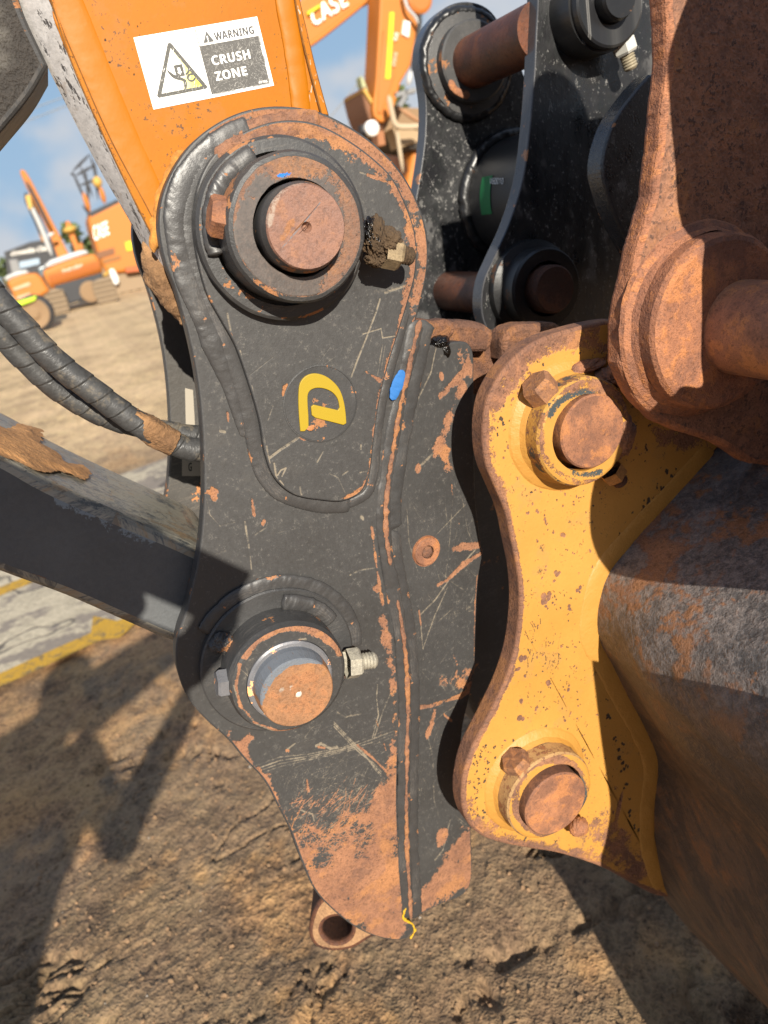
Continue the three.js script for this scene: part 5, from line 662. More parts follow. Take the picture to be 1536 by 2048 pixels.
// ------------------------------------------------------------------ the rusty bucket ear at the far right
const rbk = thing('rusty_bucket_ear', 'thick rust-brown bucket ear with a pin, right edge of the picture', 'bucket ear', onz(1368, 865, 0.15));
{
  const ZR = zPlane(0.168), sil = [[1294, -320, 1], [1295, 0], [1299, 75], [1293, 140], [1288, 210], [1283, 280], [1278, 340], [1262, 420], [1244, 490], [1232, 545], [1218, 595], [1211, 645], [1213, 700], [1225, 755], [1246, 797], [1275, 825], [1318, 845], [1368, 864], [1443, 900], [1540, 938], [1800, 1010, 1], [1900, 500, 1], [1900, -320, 1]];
  const o = smooth(pxLocal(sil, zPlane(0.142))); const rr = (p) => [p[0] + wob(p[0], p[1], 0, 5, 0.004), p[1] + wob(p[1], p[0], 0, 5, 0.004)];
  const o2 = o.map(rr), rect = bounds(o2);
  const R1 = texPair(720, 1120, (x, y, q) => { const u = mix(rect[0], rect[2], x / 720), v = mix(rect[1], rect[3], y / 1120), n1 = S(NA, u * 2, v * 2), n2 = S(NB, u * 3.3, v * 3.3), n3 = S(NC, u * 5, v * 5), n4 = S(NC, u * 2.2, v * 2.2); rustColor(n1 * 0.7 + 0.12, n2 * 0.7 + 0.13, n3, q, 1.06); ln(q, [0.32, 0.15, 0.085], sstep(0.5, 0.75, n4) * 0.5); ln(q, [0.05, 0.03, 0.025], sstep(0.70, 0.75, n3) * 0.6); q[3] = 0.5 + (n3 - 0.5) * 0.45 + (n2 - 0.5) * 0.5; q[4] = 0.82; }, false);
  const Rm = skinMat(R1, 0.0022), Rt = tileMat(rustTile, { color: new THREE.Color(1.35, 1.2, 1.1) }, 0.22, 0.002);
  part('ear_plate', slab(o2, ZR, 0.026, 0.0065, rect), [Rm, Rt], rbk, 'rust-brown far ear plate');
  const bc = onz(1450, 648, 0.203), br = pxr(152, 1450, 648, 0.203), pr = pxr(80, 1468, 655, 0.203);
  part('weld_fillet', turned([[br + 0.013, 0.166], [br + 0.010, 0.170], [br + 0.004, 0.174], [br, 0.181]], V(bc.x, bc.y, 0), V(0, 0, 1), 80, 0.02, false), Rt, rbk);
  part('boss', turned([[br, 0.166], [br, 0.196], [br - 0.003, 0.201], [br - 0.008, 0.203], [pr * 0.5, 0.203]], V(bc.x, bc.y, 0), V(0, 0, 1), 96, 0.012, false), Rt, rbk, 'round boss around the pin');
  const pc = onz(1480, 655, 0.203);
  part('pin', turned([[pr, 0.15], [pr, 0.46]], V(pc.x, pc.y, 0), V(0, 0, 1), 72, 0.004, false), tileMat(rustTile, { color: new THREE.Color(1.5, 1.5, 1.5), roughness: 0.75 }, 0.3, 0.0008), rbk, 'dark rusty pin running out of the frame');
  // near ear outside the frame, whose shadow lies on the far ear and on the yellow bucket
  const pts = [[1400, -200, 0.168], [1386, 0, 0.168], [1363, 65, 0.168], [1345, 125, 0.168], [1343, 200, 0.168], [1348, 280, 0.168], [1355, 350, 0.168], [1360, 430, 0.168], [1372, 500, 0.168], [1408, 560, 0.203], [1408, 640, 0.203], [1406, 740, 0.203], [1385, 800, 0.185], [1322, 812, 0.168]].map(([x, y, z]) => castTo(onz(x, y, z), 0.46));
  const low = [[1190, 990, 0.085], [1184, 1050, 0.085], [1190, 1100, 0.085], [1216, 1146, 0.085], [1300, 1165, 0.15], [1430, 1178, 0.22], [1560, 1185, 0.26]].map(([x, y, z]) => castTo(onz(x, y, z), 0.46));
  const head = [[1190, 300, -0.25], [1178, 240, -0.25], [1160, 195, -0.25], [1132, 165, -0.25], [1100, 157, -0.25], [1075, 175, -0.25], [1060, 230, -0.25], [1050, 300, -0.25]].map(([x, y, z]) => castTo(onz(x, y, z), 0.46)); const no = [...pts.slice(1), ...low].map((p) => [p.x, p.y]); const last = no[no.length - 1]; no.push([last[0] + 0.5, last[1] - 0.02, 1], [last[0] + 0.5, head[0].y - 0.25, 1], [head[0].x + 0.02, head[0].y - 0.12], ...head.map((p) => [p.x, p.y]));
  part('ear_plate', slab(smooth(no, true, 4), zPlane(0.46), 0.026, 0.005), [Rt, Rt], rbk, 'near ear of the same bucket');
}

// ------------------------------------------------------------------ the black bucket behind
const bb = thing('black_bucket', 'glossy black bucket behind the hitch with two ears and rusty pins', 'bucket', onz(1000, 700, -0.3));
{
  const ZN = -0.25, ZF = -0.5;
  const spk = (sp) => texPair(700, 700, (x, y, o) => { const u = x / 700, v = y / 700, n1 = S(NA, u * 1.5, v * 1.5), n2 = S(NB, u * 2, v * 2), n3 = S(NC, u * 3.3, v * 3.3), p = 0.0145 + 0.006 * (n1 - 0.5); o[0] = p; o[1] = p * 1.02; o[2] = p * 1.1; ln(o, [0.30, 0.29, 0.27], sstep(sp, sp + 0.05, n3) * 0.55); ln(o, [0.14, 0.135, 0.13], sstep(0.58, 0.8, n2) * sstep(0.5, 0.7, n1) * 0.4); o[3] = 0.5 + (n3 - 0.5) * 0.3; o[4] = 0.38 + (n2 - 0.5) * 0.3; }, false);
  const t1 = spk(0.87), t2 = spk(0.81), m1 = skinMat(t1, 0.0006), m2 = skinMat(t2, 0.0008);
  const ear = (px, z, t, m) => { const o = smooth(pxLocal(px, zPlane(z))); return part('ear_plate', slab(o, zPlane(z), t, 0.002, bounds(o)), [m, M.skySheenEdge], bb); };
  ear([[991, 33], [968, 12], [930, 3], [892, 14], [860, 45], [842, 85], [839, 120], [846, 165], [851, 210], [849, 280], [838, 360], [826, 430], [815, 520, 1], [830, 800, 1], [1300, 800, 1], [1300, 200, 1], [1080, 210], [1040, 130]], ZF, 0.03, m2).userData.label = 'far black ear';
  ear([[1076, -330, 1], [1075, 0], [1072, 60], [1068, 150], [1059, 260], [1045, 360], [1017, 450], [985, 520], [968, 560], [962, 605], [968, 645], [1000, 700], [1100, 740, 1], [1420, 740, 1], [1420, -330, 1]], ZN, 0.028, m1).userData.label = 'near black ear with sky sheen painted on its edge';
  // far boss and upper pin between the ears
  const c = onz(938, 128, ZF + 0.012), R = pxr(72, 938, 128, ZF), pinR = pxr(46, 948, 118, ZF);
  part('weld_bead', sweep([...Array(25)].map((_, i) => { const a = i / 24 * Math.PI * 2 + 0.3; return V(c.x + Math.cos(a) * (R * 1.28), c.y + Math.sin(a) * R * 1.28, ZF + 0.003); }), 0.009, { bump: 0.002 }), M.blackGloss, bb);
  part('boss', turned([[R * 1.25, ZF], [R * 1.25, ZF + 0.012], [R, ZF + 0.014], [R, ZF + 0.032], [R - 0.003, ZF + 0.034]], V(c.x, c.y, 0), V(0, 0, 1), 64, 0.004), M.darkFine, bb, 'boss with rubbed rusty patches on the far ear');
  const pc = onz(948, 124, ZF + 0.034); part('pin', turned([[pinR, ZF], [pinR, ZN - 0.02]], V(pc.x, pc.y, 0), V(0, 0, 1), 64, 0.003), tileMat(rustTile, { color: 0xb89a86, roughness: 0.7 }, 0.3, 0.0006), bb, 'upper rusty pin between the ears');
  part('rubbed_patch', sweep([[895, 180], [905, 198], [920, 208], [935, 210]].map((p) => onz(p[0] + 4, p[1] - 20, ZF + 0.034)), 0.006, { bump: 0.002, flat: 0.4 }), M.rustBright, bb);
  const lpc = onz(900, 588, ZF + 0.25), lr = pxr(43, 900, 588, ZF + 0.2); part('pin', turned([[lr, ZF], [lr, ZN - 0.02]], V(onz(1050, 592, ZN).x, onz(1050, 592, ZN).y, 0), V(0, 0, 1), 64, 0.003), tileMat(rustTile, { color: 0xb89a86, roughness: 0.7 }, 0.3, 0.0006), bb, 'lower rusty pin between the ears'); void lpc;
  // near boss at the top with its bolt, lower boss and pin end
  const n0 = onz(1222, 3, ZN + 0.06), nr = pxr(78, 1222, 3, ZN + 0.06);
  part('boss', turned([[nr * 1.06, ZN - 0.01], [nr * 1.06, ZN + 0.045], [nr * 1.0, ZN + 0.045], [nr, ZN + 0.058], [nr - 0.003, ZN + 0.06], [nr * 0.5, ZN + 0.06], [nr * 0.5, ZN + 0.05]], V(n0.x, n0.y, 0), V(0, 0, 1), 72, 0.003, false), m1, bb, 'upper boss of the near ear'); part('pin', turned([[nr * 0.48, ZN], [nr * 0.48, ZN + 0.075], [nr * 0.44, ZN + 0.08]], V(n0.x, n0.y, 0), V(0, 0, 1), 48), M.blackGloss, bb);
  const nb = onz(1250, 98, ZN + 0.04), d = onz(1258, 124, ZN + 0.04).sub(nb).normalize(); part('nut', hexHead(nb.clone().addScaledVector(d, -0.012), d, 0.017, 0.018), plain(0.62, 0.61, 0.56, 0.35, { metalness: 0.3 }), bb, 'bright zinc nut'); part('bolt_shank', thread(nb, d, 0.0105, 0.028, 7), plain(0.34, 0.29, 0.2, 0.45, { metalness: 0.3 }), bb);
  const l0 = onz(1095, 578, ZN + 0.05), l1 = pxr(74, 1095, 578, ZN + 0.05), lp = pxr(44, 1110, 585, ZN + 0.07);
  part('boss', turned([[l1 * 1.22, ZN - 0.01], [l1 * 1.2, ZN + 0.014], [l1, ZN + 0.018], [l1, ZN + 0.046], [l1 - 0.003, ZN + 0.05], [lp * 1.15, ZN + 0.05]], V(l0.x, l0.y, 0), V(0, 0, 1), 72, 0.003, false), M.blackGloss, bb, 'lower boss of the near ear'); part('pin', turned([[lp, ZN], [lp, ZN + 0.066], [lp - 0.003, ZN + 0.07]], V(l0.x, l0.y, 0), V(0, 0, 1), 48), M.rustDark, bb, 'lower pin end in shade');
  // cross tube between the ears, with the green patch and chalk number
  const tc = onz(1030, 398, ZF), tr = pxr(108, 1030, 398, ZF);
  const tube = part('cross_tube', turned([[tr, ZF], [tr, ZN]], V(tc.x, tc.y, 0), V(0, 0, 1), 96, 0, false), m1, bb); part('weld_bead', sweep([...Array(33)].map((_, i) => { const a = i / 32 * Math.PI * 2; return V(tc.x + Math.cos(a) * (tr + 0.004), tc.y + Math.sin(a) * (tr + 0.004), ZF + 0.006); }), 0.011, { bump: 0.002 }), M.blackGloss, bb);
  const arcSheet = (a0, a1, za, zb, e, u) => { const g = new THREE.BufferGeometry(), pos = [], uv = [], idx = [], N = 16; for (let i = 0; i <= N; i++) for (const s of [0, 1]) { const a = mix(a0, a1, i / N); pos.push(tc.x + Math.cos(a) * (tr + e), tc.y + Math.sin(a) * (tr + e), mix(za, zb, s)); uv.push(u ? s : i / N, u ? i / N : s); } for (let i = 0; i < N; i++) { const q = i * 2; idx.push(q, q + 1, q + 2, q + 2, q + 1, q + 3); } g.setAttribute('position', new THREE.Float32BufferAttribute(pos, 3)); g.setAttribute('uv', new THREE.Float32BufferAttribute(uv, 2)); g.setIndex(idx); g.computeVertexNormals(); return g; };
  part('paint_mark', arcSheet(2.66, 3.25, ZF + 0.055, ZF + 0.09, 0.0012), plain(0.008, 0.16, 0.05, 0.6, { side: THREE.DoubleSide }), tube, 'green paint patch on the tube');
  { const cv = document.createElement('canvas'); cv.width = 256; cv.height = 64; const x = cv.getContext('2d'); x.clearRect(0, 0, 256, 64); x.fillStyle = '#cfd4d4'; x.font = 'italic 46px sans-serif'; x.fillText('V60010', 20, 48); const t = new THREE.CanvasTexture(cv); t.colorSpace = THREE.SRGBColorSpace; const P = [[975, 374], [1022, 374], [1022, 350], [975, 350]].map((p) => { const r = ray(p[0], p[1]); /* on the tube's near side */ let s = 0; const q = CAM.clone(); for (let i = 0; i < 400; i++) { q.copy(CAM).addScaledVector(r, 0.9 + i * 0.002); if (Math.hypot(q.x - tc.x, q.y - tc.y) < tr + 0.002) { s = 1; break; } } return q.clone().addScaledVector(r, s ? -0.003 : 0); });
    const g = new THREE.BufferGeometry(); g.setAttribute('position', new THREE.Float32BufferAttribute(P.flatMap((p) => [p.x, p.y, p.z]), 3)); g.setAttribute('uv', new THREE.Float32BufferAttribute([0, 0, 1, 0, 1, 1, 0, 1], 2)); g.setIndex([0, 1, 2, 0, 2, 3]); g.computeVertexNormals(); part('chalk_number', g, new THREE.MeshStandardMaterial({ map: t, alphaMap: null, transparent: true, alphaTest: 0.3, roughness: 0.9, side: THREE.DoubleSide }), tube, 'chalk number on the tube'); }
  // stiffener plate in front of the near ear, and the dark bucket body below
  const st = [[1300, 148, 1], [1272, 180], [1230, 240], [1209, 300], [1205, 345], [1218, 400], [1243, 460], [1300, 560, 1], [1480, 560, 1], [1480, 148, 1]], so = smooth(pxLocal(st, zPlane(-0.10)));
  part('stiffener', slab(so, zPlane(-0.10), 0.035, 0.004, bounds(so)), [m1, tileMat(darkTile, { color: new THREE.Color(1.2, 1.25, 1.3), roughness: 0.35 }, 0.2, 0.002)], bb, 'shaped black stiffener beside the near ear');
  const body = smooth(pxLocal([[860, 640, 1], [1000, 660], [1150, 690], [1300, 690], [1500, 640, 1], [1560, 1500, 1], [1200, 1560], [1000, 1500], [900, 1300], [850, 900]], zPlane(-0.30)));
  part('shell', slab(body, zPlane(-0.29), 0.3, 0.01), [M.dark, M.dark], bb, 'dark bucket body in deep shade');
}

// ------------------------------------------------------------------ machines parked across the yard
const bgOrange = plain(0.45, 0.145, 0.014, 0.6), bgDark = plain(0.035, 0.035, 0.038, 0.7), bgGrey = plain(0.2, 0.2, 0.2, 0.7), bgTrack = plain(0.26, 0.19, 0.12, 0.9), bgWhite = plain(0.72, 0.7, 0.66, 0.6), bgYellow = plain(0.62, 0.52, 0.01, 0.6), bgLime = plain(0.42, 0.6, 0.02, 0.6), bgGlass = plain(0.12, 0.16, 0.18, 0.15), bgDirt = plain(0.24, 0.155, 0.085, 0.95), bgBrass = plain(0.5, 0.3, 0.06, 0.6), bgRust = plain(0.2, 0.095, 0.05, 0.9), bgSteel = plain(0.42, 0.42, 0.41, 0.45);
const bgSlab = (px, z, t, b = 0.03) => slab(smooth(pxLocal(px.map((p) => [p[0], p[1], p[2] ?? 1]), zPlane(z)), true, 4), zPlane(z), t, b);
const textPanel = (txt, quad, z, color, name, parent, label, wid = 512, hgt = 160, font = 'bold 150px sans-serif', sq = 1) => {
  const cv = document.createElement('canvas'); cv.width = wid; cv.height = hgt; const c = cv.getContext('2d'); c.fillStyle = color; c.font = font; c.textBaseline = 'middle'; c.textAlign = 'center'; c.save(); c.translate(wid / 2, hgt / 2 + 8); c.scale(sq, 1); c.fillText(txt, 0, 0); c.restore();
  const t = new THREE.CanvasTexture(cv); t.colorSpace = THREE.SRGBColorSpace; const P = quad.map((p) => onz(p[0], p[1], z)), g = new THREE.BufferGeometry(); g.setAttribute('position', new THREE.Float32BufferAttribute(P.flatMap((p) => [p.x, p.y, p.z]), 3)); g.setAttribute('uv', new THREE.Float32BufferAttribute([0, 0, 1, 0, 1, 1, 0, 1], 2)); g.setIndex([0, 1, 2, 0, 2, 3]); g.computeVertexNormals();
  return part(name, g, new THREE.MeshStandardMaterial({ map: t, transparent: true, alphaTest: 0.4, roughness: 0.7 }), parent, label);
};
const baseOf = (x, y) => { const p = ony(x, y); return p; };
const rod = (pts, z, r, o = {}) => sweep(pts.map((p) => onz(p[0], p[1], p[2] ?? z)), r, { seg: 8, steps: 6, ...o });
const track = (a, b, z, w, r) => { const A = onz(a[0], a[1], z), B = onz(b[0], b[1], z), A2 = A.clone(), B2 = B.clone(); A2.y = B2.y = r; const L = A2.distanceTo(B2), g = []; const sh = []; for (let i = 0; i <= 12; i++) { const t = Math.PI / 2 + i / 12 * Math.PI; sh.push([Math.cos(t) * r, Math.sin(t) * r]); } for (let i = 0; i <= 12; i++) { const t = -Math.PI / 2 + i / 12 * Math.PI; sh.push([L + Math.cos(t) * r, Math.sin(t) * r]); } const d = B2.clone().sub(A2).normalize(); const pl = { o: A2, u: d, v: V(0, 1, 0), n: V(0, 0, 0).crossVectors(d, V(0, 1, 0)) }; g.push(slab(sh, pl, w, 0.03)); return g[0]; };
const endTrack = (x, y, z, w, h, parent) => { const c = onz(x, y, z), q = [[-w / 2, 0.12], [-w / 2, h - 0.12], [-w / 2 + 0.1, h], [w / 2 - 0.1, h], [w / 2, h - 0.12], [w / 2, 0.12], [w / 2 - 0.1, 0], [-w / 2 + 0.1, 0]]; const t = part('track', slab(smooth(q, true, 4), { o: V(c.x, 0.02, z), u: V(1, 0, 0), v: V(0, 1, 0), n: V(0, 0, 1) }, 2.6, 0.04), bgTrack, parent); for (let i = 0; i < 5; i++) part('track_pad', box(w * 1.03, 0.07, 0.05, V(c.x, 0.1 + i * 0.145, z + 0.02)), plain(0.17, 0.125, 0.08, 0.9), t); };
const pads = (a, b, z, w, r, parent) => { const A = onz(a[0], a[1], z), B = onz(b[0], b[1], z); A.y = B.y = r; const d = B.clone().sub(A), L = d.length(); d.normalize(); const n = V(0, 0, 0).crossVectors(d, V(0, 1, 0)), q = new THREE.Quaternion().setFromRotationMatrix(new THREE.Matrix4().makeBasis(d, V(0, 1, 0), n)); for (let i = 0; i < L / 0.3; i++) for (const s of [1, -1]) part('track_pad', box(0.2, 0.06, w, A.clone().addScaledVector(d, i * 0.3).add(V(0, s * (r + 0.03), 0)).addScaledVector(n, -w / 2), q), bgTrack, parent); };
{
  const Z = -30, e = thing('excavator', 'orange excavator parked tail-on, guard rails on its roof, left background', 'excavator', baseOf(255, 575), 'orange excavators across the yard');
  part('counterweight', bgSlab([[177, 432, 0], [190, 424], [232, 404], [330, 380], [345, 525], [275, 542], [215, 549], [204, 530, 0], [190, 490, 0]], Z, 2.4, 0.12), bgOrange, e); part('rail_cap', bgSlab([[178, 425], [235, 398], [238, 405], [182, 434]], Z + 0.02, 2.0, 0.02), bgDark, e);
  textPanel('CASE', [[182, 490], [228, 470], [220, 430], [176, 447]], Z + 0.03, '#f2f0ea', 'lettering', e, 'white lettering');
  part('warning_strip', bgSlab([[193, 505], [228, 495], [230, 508], [196, 519]], Z + 0.03, 0.06, 0.01), bgRust, e); part('warning_strip', bgSlab([[205, 520], [240, 510], [242, 518], [207, 528]], Z + 0.03, 0.06, 0.01), plain(0.24, 0.1, 0.02), e); part('reflector', bgSlab([[250, 485], [266, 481], [270, 498], [254, 502]], Z + 0.03, 0.06, 0.01), bgYellow, e); part('undertray', bgSlab([[250, 535], [280, 530], [282, 542], [252, 546]], Z + 0.2, 0.3, 0.02), plain(0.4, 0.09, 0.02), e);
  for (const r of [[[145, 343], [180, 308]], [[145, 343], [170, 400]], [[160, 330], [186, 395]], [[180, 308], [200, 385]], [[150, 352], [190, 330]], [[158, 372], [200, 355]], [[165, 410], [180, 430]], [[171, 340], [178, 410]], [[189, 320], [196, 400]], [[143, 345], [146, 352]]]) part('guard_rail', rod(r, Z - 0.8, 0.045), bgDark, e);
  part('beacon', rod([[193, 352], [196, 376]], Z - 0.5, 0.16), bgBrass, e); part('exhaust', rod([[200, 372], [210, 408]], Z - 0.5, 0.09), bgOrange, e); part('exhaust', rod([[166, 384], [180, 424]], Z - 0.4, 0.09), bgOrange, e);
  part('track', track([198, 576], [300, 556], Z - 0.2, 0.7, 0.48), bgTrack, e); pads([198, 576], [300, 556], Z - 0.2, 0.7, 0.48, e); part('track', track([215, 570], [330, 548], Z - 2.2, 0.7, 0.48), bgTrack, e); part('undercarriage', bgSlab([[215, 550], [285, 540], [288, 565], [220, 575]], Z - 0.7, 1.2, 0.04), bgDark, e); part('reflector', bgSlab([[219, 540, 0], [227, 538, 0], [238, 564, 0], [231, 570, 0]], Z + 0.1, 0.2, 0.04), bgWhite, e);
}
{
  const Z = -26, e = thing('excavator', 'orange excavator with a ribbed tail and raised boom, left background', 'excavator', baseOf(140, 600), 'orange excavators across the yard');
  part('counterweight', bgSlab([[86, 545, 0], [92, 538, 0], [182, 508, 0], [192, 510, 0], [206, 540, 0], [203, 548], [108, 580], [100, 575, 0]], Z, 2.0, 0.1), bgOrange, e);
  for (let i = 0; i < 19; i++) { const t = i / 18; part('rib', rod([[mix(97, 196, t), mix(548, 519, t)], [mix(104, 199, t), mix(576, 546, t)]], Z + 0.07, 0.045), plain(0.36, 0.105, 0.013), e); }
  textPanel('Komplet', [[120, 552], [168, 537], [165, 522], [118, 537]], Z + 0.08, '#efe9dc', 'lettering', e, 'white lettering', 512, 160, 'bold italic 110px sans-serif');
  part('lamp', rod([[210, 545], [216, 551]], Z + 0.1, 0.13), bgBrass, e);
  part('boom', bgSlab([[40, 341, 0], [48, 340, 0], [62, 360], [88, 410], [118, 468], [140, 514], [116, 516], [96, 460], [66, 400], [52, 372]], Z - 1.0, 0.6, 0.05), bgOrange, e); part('boom_cylinder', rod([[50, 385], [70, 430], [92, 480]], Z - 0.5, 0.11), bgDark, e); part('boom_cylinder', rod([[56, 400], [80, 450], [104, 512]], Z - 0.4, 0.07), bgSteel, e); part('dipper', bgSlab([[54, 396, 0], [66, 392], [96, 480], [84, 484]], Z - 1.4, 0.4, 0.05), plain(0.42, 0.19, 0.04), e); part('boom_hose', rod([[52, 360], [74, 404], [98, 452]], Z - 0.35, 0.05), bgDark, e); part('boom_bracket', bgSlab([[50, 392], [60, 388], [66, 414], [58, 420]], Z - 0.3, 0.3, 0.02), bgBrass, e); part('boom_lamp', rod([[100, 466], [104, 472]], Z - 0.4, 0.1), bgWhite, e);
  part('hood', bgSlab([[88, 533, 0], [100, 520], [172, 500, 0], [178, 507], [95, 535]], Z - 0.2, 1.5, 0.08), bgSteel, e); part('cab', bgSlab([[76, 536], [98, 526], [104, 545], [82, 555]], Z - 0.4, 1.4, 0.05), bgGlass, e);
  part('undercarriage', bgSlab([[108, 572], [204, 545], [214, 585], [122, 614]], Z + 0.2, 1.5, 0.05), bgDark, e); endTrack(110, 600, Z + 0.5, 0.62, 0.72, e); endTrack(207, 572, Z + 0.5, 0.62, 0.72, e);
  part('roller', turned([[0.32, 0], [0.32, 0.12], [0.26, 0.15]], onz(181, 583, Z + 0.15), V(0, 0, 1), 24), bgDirt, e); part('reflector', bgSlab([[83, 598, 0], [91, 596, 0], [98, 608, 0], [90, 611, 0]], Z + 0.25, 0.1, 0.03), bgWhite, e);
}
{
  const Z = -21, e = thing('wheeled_loader', 'low orange machine with a lime stripe and a muddy wheel at the left edge', 'loader', baseOf(70, 650));
  part('body', bgSlab([[15, 563, 0], [70, 546, 0], [84, 555], [100, 582], [80, 596], [32, 604], [24, 586]], Z, 1.3, 0.08), bgOrange, e); part('stripe', bgSlab([[24, 606], [74, 591], [70, 601], [32, 615]], Z + 0.6, 0.1, 0.02), bgLime, e); part('panel', bgSlab([[25, 577], [56, 565], [62, 567], [60, 572], [28, 582]], Z + 0.03, 0.08, 0.02), plain(0.6, 0.35, 0.22), e); part('panel', bgSlab([[32, 594], [60, 585], [62, 590], [35, 600]], Z + 0.03, 0.08, 0.02), plain(0.6, 0.33, 0.2), e);
  part('hood', bgSlab([[8, 556, 0], [52, 540, 0], [58, 546], [14, 562]], Z - 0.3, 0.9, 0.05), bgSteel, e); part('cab', bgSlab([[-60, 550], [4, 556], [16, 592], [-30, 612]], Z - 0.4, 1.0, 0.05), bgGlass, e);
  const wc = onz(70, 628, Z + 0.3), wr = 0.44; wc.y = wr; const w = part('wheel', turned([[wr, -0.2], [wr, 0.12], [wr - 0.06, 0.18], [wr * 0.62, 0.18], [wr * 0.6, 0.12]], wc, V(-0.1, 0, 1), 36, 0.01, true), bgDark, e); part('rim', turned([[wr * 0.84, 0.185], [wr * 0.8, 0.21], [wr * 0.4, 0.16], [wr * 0.2, 0.22]], wc, V(-0.1, 0, 1), 28), bgDirt, w); const w2 = wc.clone().add(V(-1.6, 0, 0)); part('wheel', turned([[wr, -0.2], [wr, 0.12], [wr * 0.6, 0.16]], w2, V(-0.1, 0, 1), 28), bgDark, e); part('mudguard', rod([[40, 606], [62, 602], [88, 612]], Z + 0.35, 0.1), bgDark, e);
}
{
  const Z = -48, e = thing('excavator_boom', 'small far orange boom standing between two excavators, left background', 'excavator boom', V(onz(150, 560, Z).x, 0, Z));
  part('boom', bgSlab([[131, 444, 0], [138, 442, 0], [160, 500], [152, 505]], Z, 0.7, 0.05), bgOrange, e); part('post', bgSlab([[148, 490], [164, 485], [172, 560], [156, 564]], Z - 0.2, 0.6, 0.05), bgOrange, e); part('joint', rod([[136, 452], [142, 466]], Z + 0.1, 0.36), bgBrass, e);
}
{
  const Z = -62, s = thing('shop_building', 'black building with white script lettering far off at the left edge', 'building', V(onz(60, 580, Z).x, 0, Z));
  part('wall', bgSlab([[8, 504], [60, 484], [106, 476], [122, 530], [112, 600], [20, 620], [14, 545]], Z, 6, 0.05), bgDark, s); textPanel('Gremlin Clan', [[22, 516], [100, 504], [98, 484], [20, 498]], Z + 0.12, '#f0ece2', 'lettering', s, 'white lettering', 700, 160, 'bold italic 104px serif'); part('window', bgSlab([[38, 524], [78, 516], [80, 528], [40, 538]], Z + 0.1, 0.1, 0.02), plain(0.3, 0.38, 0.46, 0.2), s); part('wall', bgSlab([[18, 520], [34, 518], [44, 552], [28, 560]], Z + 0.2, 0.4, 0.02), bgGrey, s);
}
{ // far trees
  const leafG = new THREE.PlaneGeometry(1, 0.7); const tr = (px, py, z, w, h, seed, label) => {
    const b = V(onz(px, py, z).x, 0, z), t = thing('tree', label, 'tree', b, 'trees far behind the machines'), R = rng(seed); part('trunk', sweep([b.clone(), b.clone().add(V(0.1, h * 0.3, 0)), b.clone().add(V(-0.1, h * 0.7, 0.1))], (q) => 0.2 * (1.1 - q), { seg: 8 }), bgDirt, t);
    const gs = [], N = 900; for (let i = 0; i < N; i++) { const k = (i % 9) * 0.7 + seed, cx = Math.sin(k * 3.1) * w * 0.3, cy = h * (0.55 + 0.3 * Math.sin(k * 5.7)), cz = Math.cos(k * 2.3) * w * 0.3, g = leafG.clone(), s = 0.25 + R() * 0.35; g.scale(s, s, s); g.rotateX(R() * 6); g.rotateY(R() * 6); const rr = Math.pow(R(), 0.5) * w * 0.28, a = R() * 6.3, f = R() * 2 - 1; g.translate(b.x + cx + Math.cos(a) * rr * Math.sqrt(1 - f * f), b.y + cy + f * rr, b.z + cz + Math.sin(a) * rr * Math.sqrt(1 - f * f)); gs.push(g); }
    part('crown', mergeGeometries(gs), plain(0.10, 0.13, 0.04, 0.9, { side: THREE.DoubleSide }), t);
  };
  tr(180, 535, -70, 2.6, 4.2, 3, 'green tree between the boom and the right-hand excavator, far left'); tr(20, 575, -90, 5, 2.2, 9, 'low green tree just left of the black building'); tr(826, 330, -60, 5, 9.5, 5, 'green tree seen beside the black bucket ear'); 
}
